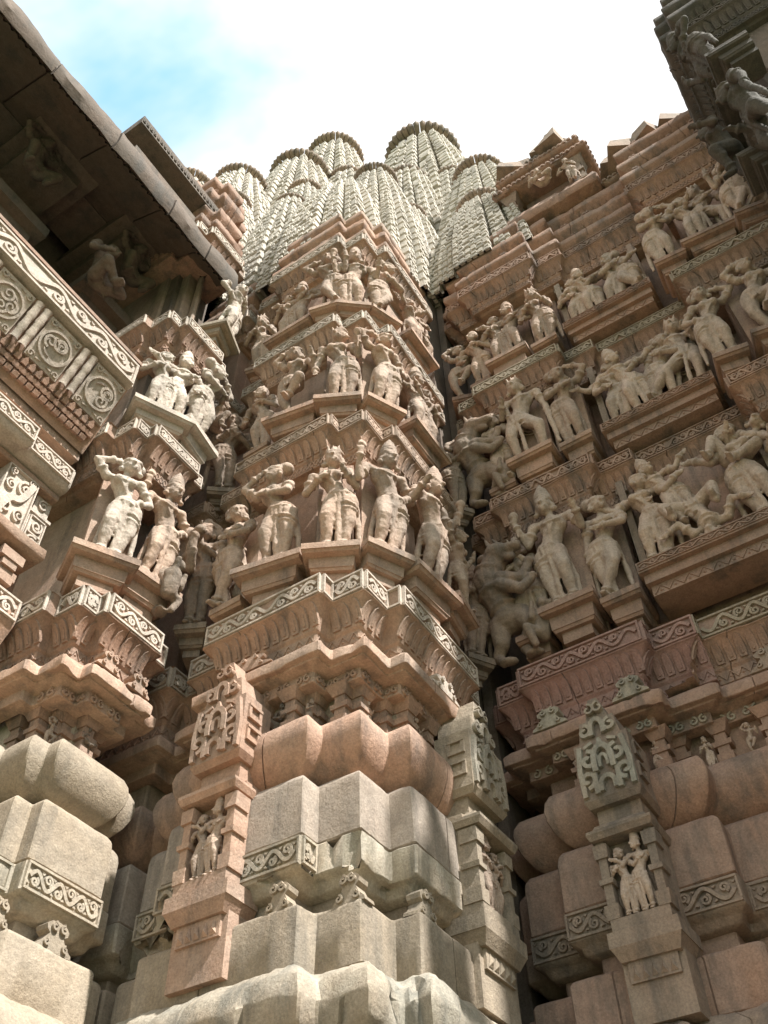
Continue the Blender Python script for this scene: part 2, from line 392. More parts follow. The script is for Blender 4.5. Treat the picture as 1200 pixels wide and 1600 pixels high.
base(bay_l, BLEFT, ('buff', 'buff', 'lichen', 'buff'), 11)
base(bay_c, BCEN, ('buff', 'greystone', 'lichen', 'lichen', 'pink'), 23, broken=True)
base(bay_r, BRIGHT, ('wall', 'wall', 'grey', 'grey'), 37)
scroll_frieze(bay_l, BLEFT, 2.13, 2.268, .005, 'lichen', segs=[3, 5, 6], depth=.012, seed=4)
scroll_frieze(bay_c, BCEN, 2.13, 2.268, .005, 'lichen', segs=[4, 6, 7], depth=.012, seed=5)
scroll_frieze(bay_r, BRIGHT, 2.13, 2.268, .005, 'grey', segs=[3, 5, 7, 9], depth=.012, seed=6)

EAVE = [(-.18, 3.20), (-.10, 3.205), (-.10, 3.272), (-.03, 3.278), (-.03, 3.288), (.005, 3.292), (.008, 3.352), (-.03, 3.395), (-.12, 3.44)]
for par, P, mt, sd in ((bay_l, LEFT, 'pink', 3), (bay_c, CEN, 'pink', 5), (bay_r, RIGHT, 'wall', 8)):
    sweep('eave_course', par, P, EAVE, mt, res=.04, jit=.004, chip=.03, seed=sd, bev=.003, joint=.55)
CAV = [(-.085, 3.525), (-.08, 3.56), (-.063, 3.60), (-.035, 3.64), (-.012, 3.675)]
def frieze_tier(par, P, z0, z1, mat, matc, cz, zz=True, lat=False, tng=True, segs=None, seed=1, chip=.012, dens=1.75, wallmat=None, zw=None):
    """cavetto with leaf carving, then the carved band itself; cz = height of the cavetto below z0"""
    b = z0-cz
    cav = [(-.28, b-.125), (-.155, b-.12), (-.14, b-.10), (-.10, b-.10), (-.10, b-.015), (-.085, b), (-.08, b+cz*.25), (-.062, b+cz*.5), (-.034, b+cz*.75), (-.010, b+cz*.93), (0, b+cz*.95), (0, z0), (-.012, z0+.002), (-.012, z1-.002), (-.0, z1), (-.30, z1+.012)]
    fr = sweep('frieze', par, P, cav, mat, res=.05, jit=.003, chip=chip, seed=seed, bev=.004, joint=.5)
    scroll_frieze(fr, P, z0, z1, -.012, matc, segs=segs, depth=.016, seed=seed, dens=dens)
    if tng: tongues(fr, P, cav[5:10], mat, segs=segs)
    if zz: zigzag(fr, P, -.10, b-.085, b-.02, mat, segs=segs)
    if lat: lattice(fr, P, -.10, b-.09, b-.02, mat, segs=segs)
    return fr
def wall(par, P, z0, z1, mat, d=-.25, seed=0):
    return sweep('niche_wall', par, P, [(d, z0), (d, z1)], mat, res=.12, jit=.004, ch=.008, seed=seed)
Z1, Z2, Z3, Z4 = (3.722, 3.878), (5.395, 5.52), (6.92, 7.05), (8.66, 8.80)
C1, C2, C3, C4 = CEN, sh(CEN, .045, .03), sh(CEN, .10, .065), sh(CEN, .20, .13)
frieze_tier(bay_l, LEFT, *Z1, 'wall', 'cream', .17, seed=41)  # darker ground behind cream scrolls puts the groove shade into the stone colour
frieze_tier(bay_c, C1, *Z1, 'pink', 'cream', .17, seed=42)
RR = RIGHT[:8]+[(4.46, .93)]
frieze_tier(bay_r, RIGHT[:9], *Z1, 'red', 'red', .17, seed=43)
frieze_tier(bay_r, RIGHT[8:], *Z1, 'wall', 'buff', .17, seed=44)
for k, (Za, Zb) in enumerate(((Z1, Z2), (Z2, Z3), (Z3, Z4))):
    top = Zb[0]-.17-.05
    wall(bay_l, LEFT, Za[1]-.01, top, 'grey' if k else 'pink', seed=k)
    wall(bay_c, (C1, C2, C3)[k], Za[1]-.01, top, 'pink', seed=k+5)
    wall(bay_r, RIGHT, Za[1]-.01, top, 'wall', seed=k+9)
for k, Zb in enumerate((Z2, Z3, Z4)):
    frieze_tier(bay_l, LEFT, *Zb, 'wall', 'cream', .17, zz=False, lat=True, seed=50+k, dens=1.2)  # again a darker ground as painted shade between the scrolls
    frieze_tier(bay_c, (C2, C3, C4)[k], *Zb, 'pink', 'figure' if k == 0 else 'cream', .17, zz=False, lat=True, seed=60+k, dens=1.2 if k == 0 else 1.7)
    frieze_tier(bay_r, RIGHT, *Zb, 'wall', 'buff' if k == 1 else 'wall', .17, zz=False, lat=True, seed=70+k, dens=1.3)
# roof ledges
RC = random.Random(19)
def roof(par, P, mat, seed, lev, tops='pink'):
    for i, (z, d, h) in enumerate(lev):
        f = sweep('roof_ledge', par, P, [(d-.16, z), (d-.10, z+.01), (d-.02, z+h*.30), (d, z+h*.38), (d, z+h*.62), (d-.05, z+h*.72), (d-.14, z+h*.80), (d-.14, z+h), (d-.32, z+h+.02)], mat, res=.05, jit=.006, chip=.04, seed=seed+i, bev=.005, joint=.6)
        tongues(f, offset_t(P, d), [(-.10, z+.01), (-.06, z+h*.15), (-.02, z+h*.30)], mat, step=.075)
        for j in range(len(P)-1):
            a, b, t, n, l = seginfo(P, d-.045, j)
            if l < .3: continue
            k = max(1, round(l/.36))
            for q in range(k):
                u = l*(q+.5)/k+RC.uniform(-.05, .05); c = a+t*u
                if RC.random() < .8: crest(f, (c.x, c.y, z+h*.66), t, n, RC.uniform(.10, .17), RC.uniform(.07, .12), .05, mat)
def offset_t(P, d): return [tuple(p) for p in offset(P, d)]
roof(bay_l, LEFT, 'wall', 81, [(8.82, -.02, .34), (9.16, -.05, .40), (9.56, -.06, .42), (9.98, -.10, .42)])
roof(bay_c, sh(CEN, .26, .17), 'pink', 91, [(8.82, .0, .34), (9.16, -.03, .36), (9.52, -.08, .36)])
roof(bay_r, RIGHT, 'wall', 101, [(8.82, .0, .32), (9.14, -.03, .34), (9.48, -.06, .34)])
# inner masonry behind the carved skin
for par, bx in ((bay_l, (2.52, 2.9, 3.75, 6.0, -1.6, 9.6)), (bay_c, (3.62, 4.9, 2.6, 6.0, -1.6, 9.5)), (bay_r, (4.9, 7.5, -3.0, 2.0, -1.6, 9.5))):
    mb = MB(); mb.box(*bx); mb.build('masonry_core', 'dark', par, smooth=False)

# ---------------------------------------------------------------- small wall elements
def fbox(mb, f, u0, u1, v0, v1, w0, w1, tu=0, tw=0):
    """box in a face frame; tu/tw widen the top in u and w"""
    v = [f(u0, v0, w0), f(u1, v0, w0), f(u1, v0, w1), f(u0, v0, w1), f(u0-tu, v1, w0), f(u1+tu, v1, w0), f(u1+tu, v1, w1+tw), f(u0-tu, v1, w1+tw)]
    mb.add(v, [(3, 2, 1, 0), (4, 5, 6, 7), (0, 1, 5, 4), (1, 2, 6, 5), (2, 3, 7, 6), (3, 0, 4, 7)])
def frame(p, t, n):
    t = Vector(t); n = Vector(n)
    return lambda u, v, w: (p[0]+t.x*u+n.x*w, p[1]+t.y*u+n.y*w, p[2]+v)
def frame5(p, t, n):
    f = frame(p, t, n); return lambda u, v, w: f(u, v*1.15, w)
def niche(par, p, t, n, mat, matc, w=.30, dep=.20):
    """shrine niche on the base mouldings: ledge, two columns, hood, carved pediment"""
    f = frame(p, t, n); h = w/2
    mb = MB(); fbox(mb, f, -h, h, -.32, .0, -dep, -.05)
    fbox(mb, f, -h*1.0, h*1.0, .0, .60, -dep, -.075); fbox(mb, f, -h*.8, h*.8, .58, .74, -dep, -.05)
    body = mb.build('niche', mat, par, jit=.003)
    mb = MB(); fbox(mb, f, -h*1.18, h*1.18, .0, .07, -dep, .01); fbox(mb, f, -h*.95, h*.95, -.06, .0, -dep, -.02, tu=h*.2, tw=.03); fbox(mb, f, -h*1.0, h*1.0, .07, .13, -dep, -.005)
    mb.build('ledge', mat, body, jit=.004)
    mb = MB(); fbox(mb, f, -h*.8, h*.8, -.15, -.06, -dep, -.035)
    for j in range(5):
        u = (j-2)*h*.3; mb.add([f(u-h*.12, -.14, -.033), f(u+h*.12, -.14, -.033), f(u, -.075, -.033), f(u, -.115, -.018)], [(0, 1, 3), (1, 2, 3), (2, 0, 3)])
    mb.build('toothed_band', mat, body, jit=.002)
    for s in (-1, 1):
        mb = MB(); u0, u1 = sorted((s*h*.72, s*h*1.0))
        fbox(mb, f, u0, u1, .12, .52, -.1, -.012)
        for v0, v1, g in ((.13, .20, .010), (.30, .325, .012), (.43, .50, .012)): fbox(mb, f, u0-g, u1+g, v0, v1, -.1, -.012+g, tu=.004)
        mb.build('column', mat, body, jit=.002)
    mb = MB(); fbox(mb, f, -h*1.08, h*1.08, .515, .545, -dep, .02, tu=.012, tw=.014); fbox(mb, f, -h*1.02, h*1.02, .56, .60, -dep, .012, tu=-.02, tw=-.02); fbox(mb, f, -h*1.14, h*1.14, .545, .56, -dep, .034)
    mb.build('hood', mat, body, jit=.004)
    # pediment block
    mb = MB(); fbox(mb, f, -h*.92, h*.92, .70, .735, -dep, -.01, tu=.02, tw=.02); fbox(mb, f, -h*1.03, h*1.03, .735, 1.07, -dep, .008); fbox(mb, f, -h*.80, h*.80, 1.07, 1.20, -dep, .0, tu=-.02); fbox(mb, f, -h*.45, h*.45, 1.20, 1.34, -dep, -.01, tu=-.04)
    ped = mb.build('pediment', mat, body, jit=.004)
    mb = MB()
    def arch(cx, cy, rx, ry, wd, w1):
        pts = [(cx-rx, cy-ry*.7)]+[(cx+rx*math.cos(a), cy+ry*math.sin(a)) for a in [math.pi*(1-i/8) for i in range(9)]]+[(cx+rx, cy-ry*.7)]
        ribbon(mb, pts, wd, f, w1, .006)
    arch(0, .93, h*.34, .085, .034, .036); arch(0, .92, h*.15, .04, .020, .03); arch(0, .79, h*.26, .045, .028, .03)
    arch(0, 1.13, h*.24, .055, .03, .026); ribbon(mb, [(0, 1.0), (0, 1.06)], [.05, .016], f, .034, .006)
    for s in (-1, 1):
        ribbon(mb, spiral_pts(s*h*.55, .95, .055, 1.1, s, math.pi/2), .026, f, .03, .006)
        ribbon(mb, spiral_pts(s*h*.72, .84, .05, 1.1, -s, -math.pi/2), .026, f, .03, .006)
        ribbon(mb, spiral_pts(s*h*.5, 1.13, .04, 1.1, s, math.pi/2), .022, f, .022, -.004)
        ribbon(mb, [(s*h*.42, .75), (s*h*.44, .87)], .03, f, .03, .006); ribbon(mb, [(s*h*.9, .75), (s*h*.93, .9), (s*h*.8, 1.04)], .03, f, .028, .006); ribbon(mb, [(s*h*.62, 1.03), (s*h*.3, 1.05)], .02, f, .026, .006)
        ribbon(mb, spiral_pts(s*h*.2, 1.26, .035, 1.0, s, math.pi/2), .014, f, .02, -.02)
    mb.build('gable_carving', matc, ped, jit=.002)
    for v0 in (.80, .93):
        for s in (-1, 1):
            mb = MB(); g = frame((Vector(f(s*h*1.03, v0, -.07))[:]), (-n[0], -n[1]), (t[0]*s, t[1]*s))
            fbox(mb, g, -.05, .05, .0, .022, -.01, .016); fbox(mb, g, -.05, -.03, .022, .07, -.01, .014); fbox(mb, g, .03, .05, .022, .07, -.01, .014); fbox(mb, g, -.05, .05, .07, .085, -.01, .018)
            mb.build('slot_frame', mat, ped)
    return body
niche(bay_c, (2.87, 2.77, 2.04), (0, -1), (-1, 0), 'pink', 'pink')
niche(bay_c, (3.90, 1.83, 2.02), (1, 0), (0, -1), 'buff', 'lichen', w=.34)
niche(bay_r, (4.15, 1.27, 1.98), (0, -1), (-1, 0), 'grey', 'lichen', w=.29, dep=.26)

def gallery(par, P, mat, segs, d=-.17, z0=2.96, z1=3.22):
    for i in segs:
        a, b, t, n, l = seginfo(P, d, i)
        k = max(1, round(l/.24))
        us = [.035]+[l*j/k for j in range(1, k)]+[l-.035] if l > .2 else [l/2]
        for u in us:
            f = frame((a.x, a.y, z0), t, n); mb = MB()
            fbox(mb, f, u-.045, u+.045, -.02, .07, -.02, .075); fbox(mb, f, u-.032, u+.032, .06, .20, -.02, .06); fbox(mb, f, u-.05, u+.05, .12, .15, -.02, .07, tu=.006); fbox(mb, f, u-.04, u+.04, .20, z1-z0, -.02, .07, tu=.03, tw=.03)
            mb.build('colonnette', mat, par, jit=.002)
gallery(bay_c, BCEN, 'pink', [6, 7, 8, 9, 10, 11]); gallery(bay_l, BLEFT, 'wall', [2, 3, 4, 5, 6]); gallery(bay_r, BRIGHT, 'wall', [5, 7, 9])

def drops(par, P, d, z0, z1, mat, segs, step=.13):
    """row of small volutes under the eave edge"""
    mb = MB(); H = z1-z0
    for i in segs:
        a, b, t, n, l = seginfo(P, d, i)
        if l < .08: continue
        f = face_map(a, t, n, z0); k = max(1, round(l/step)); s = l/k
        for j in range(k):
            c = (j+.5)*s
            for q in (-1, 1): ribbon(mb, spiral_pts(c+q*s*.22, H*.45, min(s*.2, H*.42), 1.1, q, math.pi/2), .013, f, .012)
    mb.build('volute_carving', mat, par, kind='stuff')
drops(bay_c, CEN, -.10, 3.205, 3.275, 'pink', [6, 7, 8, 9, 10, 11]); drops(bay_l, LEFT, -.10, 3.205, 3.275, 'pink', [2, 3, 4, 5, 6]); drops(bay_r, RIGHT, -.10, 3.205, 3.275, 'lichen', [3, 5, 7, 9])
# crests standing on ledges
for y in (2.42, ): pass
for (x, y, t, n) in ((2.97, 2.40, (0, -1), (-1, 0)), (3.075, 2.12, (0, -1), (-1, 0)), (3.38, 1.93, (1, 0), (0, -1))):
    crest(bay_c, (x, y, 1.94), t, n, .16, .13, .07, 'buff')
crest(bay_l, (2.40, 3.44, 1.94), (1, 0), (0, -1), .17, .13, .07, 'buff'); crest(bay_l, (2.70, 3.40, 1.94), (1, 0), (0, -1), .2, .13, .07, 'buff')
for (x, y) in ((2.56, 3.335), (2.79, 3.335)): crest(bay_l, (x, y, 3.385), (1, 0), (0, -1), .17, .11, .08, 'pink')
crest(bay_c, (2.98, 2.72, 3.385), (0, -1), (-1, 0), .30, .09, .09, 'pink'); crest(bay_c, (3.75, 1.945, 3.385), (1, 0), (0, -1), .30, .1, .09, 'cream')
for y in (1.60, 1.10): crest(bay_r, (4.335, y, 3.385), (0, -1), (-1, 0), .22, .13, .08, 'lichen')
crest(bay_r, (4.53, .35, 3.385), (0, -1), (-1, 0), .26, .13, .08, 'grey')

# ---------------------------------------------------------------- balcony on the left
bal = wroot('balcony', 'carved stone balcony with medallion parapet under a deep overhanging eave at upper left', 'balcony', (1.0, 4.2, -1.62))
X0, X1 = -1.6, 2.235
def lmap(x0, y_b, z_b, y_t, z_t):
    """leaning face that runs along x; v 0..1 from bottom to top"""
    ln = Vector((0, y_t-y_b, z_t-z_b)); n_ = Vector((0, -ln.z, ln.y)).normalized()
    def f(u, v, w): return (x0+u, y_b+ln.y*v+n_.y*w, z_b+ln.z*v+n_.z*w)
    return f, ln.length
# parapet: leaning back slab, panels between pairs of colonnettes
PB = (3.74, 5.30); PT = (3.50, 5.80)
f, Hh = lmap(X0, *PB, *PT)
mb = MB(); mb.box(X0, X1, 3.80, 4.05, 5.2, 6.0); mb.add([f(0, -.1, -.02), f(X1-X0, -.1, -.02), f(X1-X0, 1.05, -.02), f(0, 1.05, -.02)], [(0, 1, 2, 3)])
par_ = mb.build('parapet', 'pink', bal, smooth=False)
def fm(u0, v0):   # local metric frame on the leaning face
    return lambda u, v, w: f(u0+u, v0+v/Hh, w)
pw = .43; k = 0; x = X1-.02
while x > X0+.4:
    # medallion panel
    u0 = x-X0-.275; g = fm(u0, .34); hp = Hh*.64
    mb = MB(); fbox(mb, g, 0, .275, 0, hp, -.03, .006); pan = mb.build('parapet_panel', 'cream', par_)
    mb = MB(); R0 = .118; c = (.1375, hp*.5)
    for rr, ww in ((R0, .018), ): ribbon(mb, [(c[0]+rr*math.cos(2*math.pi*i/28), c[1]+rr*math.sin(2*math.pi*i/28)) for i in range(29)], ww, g, .022, .004)
    rr2 = random.Random(k)
    for q in range(3):
        a = rr2.random()*6.28+q*2.1
        ribbon(mb, spiral_pts(c[0]+.052*math.cos(a), c[1]+.052*math.sin(a), .052, 1.3, 1 if q % 2 else -1, a+2), [.022-.0007*i for i in range(17)], g, .02, .004)
        ribbon(mb, [(c[0]+.078*math.cos(a+1+.25*i), c[1]+.078*math.sin(a+1+.25*i)) for i in range(5)], [.006, .012, .014, .012, .004], g, .018, .004)
    for sx in (0, 1):
        for sy in (0, 1):
            px, py = .03+.215*sx, .028+(hp-.056)*sy
            ribbon(mb, spiral_pts(px, py, .026, 1.1, 1 if sx == sy else -1, math.pi*sx+.5), .011, g, .018, .004)
            ribbon(mb, [(.07+.135*sx, py), (.11+.055*sx, py+.006)], [.014, .006], g, .016, .004)
    mb.build('medallion', 'cream', pan)
    for q in (0, 1):
        uc = u0-.045-.07*q; g2 = fm(uc, .36); mb = MB(); rows = []
        for i in range(13):
            v = Hh*.60*i/12; r_ = .026*(1+.18*(1 if i in (0, 4, 8, 12) else 0)); rows.append([g2(r_*math.cos(a), v, .018+r_*math.sin(a)) for a in [math.pi*j/8 for j in range(-1, 10)]])
        mb.grid(rows); mb.build('colonnette', 'cream', par_)
    x -= pw; k += 1
# lattice strip and lotus strip at the foot of the parapet
mb = MB(); g = fm(0, 0); n_ = int((X1-X0)/.06)
for j in range(n_):
    for r_ in range(2):
        fbox(mb, g, j*.06+.006+(.03 if r_ else 0), j*.06+.054+(.03 if r_ else 0), .012+r_*.05, .048+r_*.05, -.02, .014)
        mb.add([g(j*.06+.01, .012+r_*.05, .02), g(j*.06+.05, .012+r_*.05, .02), g(j*.06+.03, .046+r_*.05, .024)], [(0, 1, 2)])
    ribbon(mb, [(j*.06+.03, .115), (j*.06+.03, .145), (j*.06+.03, .175)], [.045, .05, .01], g, .02)
mb.build('lattice_band', 'wall', par_, kind='stuff')
# top rail with scroll
mb = MB(); mb.box(X0, X1, 3.46, 3.72, 5.82, 6.08); rail = mb.build('rail', 'cream', bal, jit=.003, smooth=False)
mb = MB(); scroll(mb, lambda u, v, w: (X0+u, 3.46-w, 5.825+v), X1-X0-.01, .25, .018, dens=2.3); mb.build('scroll_carving', 'cream', rail, jit=.001)
mb = MB(); mb.box(X0, X1, 3.435, 3.5, 6.08, 6.115); mb.build('rail_edge', 'wall', rail, smooth=False)
# ledges below the parapet
LB = [(-1.6, 3.80), (2.235, 3.80)]
l1 = sweep('moulded_ledge', bal, [(-1.6, 3.72), (1.86, 3.72), (1.86, 3.78), (2.235, 3.78)], [(-.2, 4.86), (-.03, 4.87), (.0, 4.90), (0, 5.06), (-.03, 5.10), (-.2, 5.12)], 'cream', res=.07, jit=.004, chip=.03, seed=4)
mb = MB(); scroll(mb, lambda u, v, w: (-1.6+u, 3.72-w, 4.915+v), 3.45, .135, .016); mb.build('scroll_carving', 'cream', l1)
mb = MB(); scroll(mb, lambda u, v, w: (1.87+u, 3.78-w, 4.915+v), .35, .135, .016); mb.build('scroll_carving', 'cream', l1)
sweep('moulded_ledge', bal, [(-1.6, 3.86), (2.235, 3.86)], [(-.2, 4.80), (-.0, 4.81), (0, 4.86), (-.2, 4.87)], 'pink', res=.07, jit=.004, chip=.03, seed=6)
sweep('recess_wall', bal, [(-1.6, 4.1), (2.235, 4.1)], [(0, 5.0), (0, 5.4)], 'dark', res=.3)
sweep('recess_wall', bal, [(-1.6, 3.98), (2.235, 3.98)], [(0, 3.4), (0, 4.9)], 'wall', res=.15)
for xx in (1.84, 1.30, .76, .22, -.32, -.86):
    mb = MB(); g = frame5((xx, 3.98, 4.33), (1, 0), (0, -1)); fbox(mb, g, 0, .24, 0, .42, -.05, .10); pn = mb.build('scroll_panel', 'cream', bal, jit=.003)
    mb = MB(); g = frame5((xx, 3.88, 4.33), (1, 0), (0, -1))
    ribbon(mb, [(.03+.18*(i/16)+0.0, .03+.36*(i/16)+.0+.05*math.sin(i/16*6.28)) for i in range(17)], [.05]*17, g, .02)
    for (cx, cy, s, rr) in ((.165, .31, 1, .06), (.075, .12, -1, .06), (.06, .28, 1, .04), (.185, .12, -1, .045), (.20, .39, 1, .03), (.05, .38, -1, .03), (.05, .03, 1, .025)):
        ribbon(mb, spiral_pts(cx, cy, rr, 1.5, s, math.pi/2*s), [max(.006, rr*.36*(1-.03*i)) for i in range(17)], g, .019)
    for (a_, b_) in (((.005, .005), (.005, .415)), ((.235, .005), (.235, .415)), ((.012, .414), (.228, .414)), ((.012, .006), (.228, .006))): ribbon(mb, [a_, b_], .011, g, .02)
    mb.build('scroll_carving', 'cream', pn, jit=.001)
    mb = MB(); g = frame5((xx+.27, 3.98, 4.30), (1, 0), (0, -1)); fbox(mb, g, 0, .14, 0, .30, -.05, .07); fbox(mb, g, -.012, .152, .28, .30, -.05, .085); fbox(mb, g, .01, .13, .30, .46, -.05, .06); pl = mb.build('pilaster', 'cream', bal, jit=.002)
    mb = MB(); g = frame5((xx+.27, 3.91, 4.30), (1, 0), (0, -1))
    for (cx, cy, s, rr) in ((.07, .08, 1, .05), (.07, .20, -1, .045)): ribbon(mb, spiral_pts(cx, cy, rr, 1.5, s, 1.0), .015, g, .016)
    for (a_, b_) in (((.012, .01), (.012, .26)), ((.128, .01), (.128, .26)), ((.02, .26), (.12, .26)), ((.02, .012), (.12, .012)), ((.02, .14), (.12, .14))): ribbon(mb, [a_, b_], .010, g, .014)
    ribbon(mb, spiral_pts(.07, .38, .04, 1.4, 1, 1.0), .014, lambda u, v, w: g(u, v, w-.012), .016)
    mb.build('scroll_carving', 'cream', pl, jit=.001)
sweep('moulded_ledge', bal, [(-1.6, 3.76), (2.22, 3.76)], [(-.2, 4.17), (-.04, 4.18), (-.0, 4.20), (0, 4.27), (-.2, 4.28)], 'pink', res=.07, jit=.006, chip=.05, seed=9)
for xx in (2.06, 1.72, 1.38, 1.04, .7):   # squat stepped supports under that ledge
    mb = MB(); g = frame((xx, 3.98, 3.90), (1, 0), (0, -1)); fbox(mb, g, -.05, .05, 0, .06, -.05, .18); fbox(mb, g, -.08, .08, .06, .12, -.05, .15); fbox(mb, g, -.05, .05, .12, .17, -.05, .17); fbox(mb, g, -.08, .08, .17, .24, -.05, .18)
    mb.build('stepped_support', 'pink', bal, jit=.003)
fr = sweep('frieze', bal, [(-1.6, 3.82), (2.23, 3.82)], [(-.2, 3.40), (-.1, 3.5), (-.08, 3.57), (-.01, 3.68), (0, 3.70), (0, 3.86), (-.012, 3.878), (-.2, 3.88)], 'pink', res=.07, jit=.003, seed=3)
mb = MB(); scroll(mb, lambda u, v, w: (-1.6+u, 3.82-w, 3.712+v), 3.82, .15, .016); mb.build('scroll_carving', 'cream', fr)
sweep('plinth', bal, [(-1.6, 3.85), (2.26, 3.85)], [(.25, -1.62), (.25, .2), (.12, .3), (.12, 1.3), (.16, 1.5), (.05, 1.7), (.0, 2.1), (.03, 2.3), (0, 2.6), (.06, 2.8), (0, 2.95), (-.1, 3.2), (-.1, 3.45)], 'buff', res=.15, jit=.005)
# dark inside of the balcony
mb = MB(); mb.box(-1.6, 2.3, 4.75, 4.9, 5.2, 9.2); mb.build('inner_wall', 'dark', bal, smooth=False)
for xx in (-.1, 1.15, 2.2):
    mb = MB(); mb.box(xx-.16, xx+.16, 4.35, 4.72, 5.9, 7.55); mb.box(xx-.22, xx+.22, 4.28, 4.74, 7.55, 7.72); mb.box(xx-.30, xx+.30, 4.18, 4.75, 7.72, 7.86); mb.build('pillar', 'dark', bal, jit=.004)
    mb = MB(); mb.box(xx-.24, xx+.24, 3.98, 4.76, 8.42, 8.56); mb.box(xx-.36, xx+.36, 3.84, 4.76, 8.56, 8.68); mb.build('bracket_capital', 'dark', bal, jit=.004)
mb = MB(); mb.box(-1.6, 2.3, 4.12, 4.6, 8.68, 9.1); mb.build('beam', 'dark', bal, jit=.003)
# eave: sloping slab with carved outer lip
ev = [(3.30, 8.02), (3.32, 8.16), (3.52, 8.36), (4.15, 8.72), (4.15, 8.95), (3.6, 8.62), (3.34, 8.42), (3.27, 8.30), (3.26, 8.10)]
xs = [-1.6+(2.81+1.6)*i/70 for i in range(71)]; EJ = (-1.0, -.28, .55, 1.24, 1.93, 2.42)
xs = sorted(xs+[j+d_ for j in EJ for d_ in (-.008, -.004, .004, .008)])
rows = []
for xx in xs:
    r_ = []
    for (yy, zz) in ev+[ev[0]]:
        p = Vector((xx, yy, zz)); q = noise.noise_vector(p*5)*.012+noise.noise_vector(p*17)*.008
        if any(abs(xx-j) < .006 for j in EJ): q += Vector((0, .03 if yy < 3.4 else 0, .03 if zz < yy*1.0+4.95 else -.03))
        if zz > 8.25 and yy < 3.5: q += Vector((0, .02, -1))*max(0, noise.noise(p*3.1))*.09
        r_.append(p+q)
    rows.append(r_)
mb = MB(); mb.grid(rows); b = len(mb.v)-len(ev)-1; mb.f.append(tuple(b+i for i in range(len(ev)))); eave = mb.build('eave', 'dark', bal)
mb = MB(); f2 = lambda u, v, w: (-1.6+u, 3.325+.20*v, 8.165+.20*v-w)
for j in range(58):
    u = .04+j*.075
    ribbon(mb, [(u+.03*math.cos(a), .30+.22*math.sin(a)) for a in [math.pi*(.1+.8*i/6) for i in range(7)]], .02, f2, .032)
    ribbon(mb, [(u-.022, .10), (u+.022, .10)], .02, f2, .026)
mb.build('leaf_carving', 'dark', eave, kind='stuff')
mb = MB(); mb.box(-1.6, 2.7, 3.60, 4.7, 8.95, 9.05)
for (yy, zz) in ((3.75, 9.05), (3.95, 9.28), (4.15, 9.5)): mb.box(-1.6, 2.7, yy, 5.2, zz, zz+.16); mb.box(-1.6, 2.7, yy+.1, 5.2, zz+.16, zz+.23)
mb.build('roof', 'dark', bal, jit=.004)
# gabled dormer block that rises behind the eave
mb = MB(); mb.box(1.50, 2.45, 3.52, 4.6, 8.9, 9.02); mb.box(1.56, 2.4, 3.75, 4.6, 9.0, 9.35); mb.box(1.42, 2.55, 3.46, 4.6, 9.35, 9.52); dorm = mb.build('dormer', 'dark', bal, jit=.004)
tongues(dorm, [(1.42, 3.46), (2.55, 3.46)], [(0, 9.37), (.0, 9.5)], 'dark', step=.05)

# ---------------------------------------------------------------- dark projection high on the right
prj = wroot('temple_projection', 'dark shaded stone projection with worn statues overhanging the top right corner', 'temple', (3.6, -2.0, -1.62))
PR = [(4.6, -.98), (3.42, -.98), (3.42, -1.10), (3.30, -1.10), (3.30, -3.2)]
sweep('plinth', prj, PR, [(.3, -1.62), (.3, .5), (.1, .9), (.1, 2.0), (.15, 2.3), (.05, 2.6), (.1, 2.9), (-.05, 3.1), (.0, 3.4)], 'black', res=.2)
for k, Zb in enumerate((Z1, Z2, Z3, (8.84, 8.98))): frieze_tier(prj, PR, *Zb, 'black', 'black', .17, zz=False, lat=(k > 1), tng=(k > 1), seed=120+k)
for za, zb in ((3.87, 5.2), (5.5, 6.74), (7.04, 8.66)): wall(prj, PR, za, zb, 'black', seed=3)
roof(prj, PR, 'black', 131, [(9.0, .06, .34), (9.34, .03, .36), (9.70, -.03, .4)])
mb = MB(); mb.box(3.5, 6, -3.2, -1.4, -1.6, 9.9); mb.build('masonry_core', 'dark', prj, smooth=False)
# ---------------------------------------------------------------- roof porches over the right wall
porch = wroot('roof_porch', 'broken stone roof porch with stacked eaves on top of the right wall', 'roof', (5.0, .5, 9.8))
def eaveslab(par, P, z, h, d, mat, seed, chip=.06):
    s_ = sweep('eave_slab', par, P, [(d-.3, z), (d-.03, z+.01), (d, z+.04), (d, z+h*.5), (d-.05, z+h*.62), (d-.3, z+h)], mat, res=.05, jit=.012, chip=chip, seed=seed)
    tongues(s_, offset_t(P, d), [(0, z+.045), (0, z+h*.48)], mat, step=.06)
PP = [(5.8, 1.12), (4.50, 1.12), (4.50, .08), (5.8, .08)]
eaveslab(porch, PP, 10.62, .22, .06, 'wall', 1); eaveslab(porch, PP, 11.02, .24, .0, 'wall', 2); eaveslab(porch, PP, 11.38, .26, -.12, 'grey', 3)
sweep('wall', porch, PP, [(-.22, 10.1), (-.22, 11.5)], 'wall', res=.12)
sweep('ledge', porch, PP, [(-.3, 9.78), (.0, 9.80), (.03, 9.9), (.0, 10.02), (-.3, 10.1)], 'wall', res=.05, jit=.008, chip=.04)
mb = MB(); mb.box(4.8, 5.8, .2, 1.0, 9.8, 11.75, top=.2); mb.build('masonry_core', 'dark', porch, smooth=False)
for yy in (1.02, .22):
    mb = MB(); g = frame((4.60, yy, 10.08), (0, -1), (-1, 0)); fbox(mb, g, -.07, .07, 0, .1, -.1, .07); fbox(mb, g, -.05, .05, .1, .42, -.1, .05); fbox(mb, g, -.07, .07, .22, .27, -.1, .07); fbox(mb, g, -.06, .06, .42, .56, -.1, .05, tu=.05, tw=.05); mb.build('pillar', 'grey', porch, jit=.003)
porch2 = wroot('roof_ledges', 'low broken stack of stone eaves running along the skyline at right', 'roof', (5.0, -.6, 9.8))
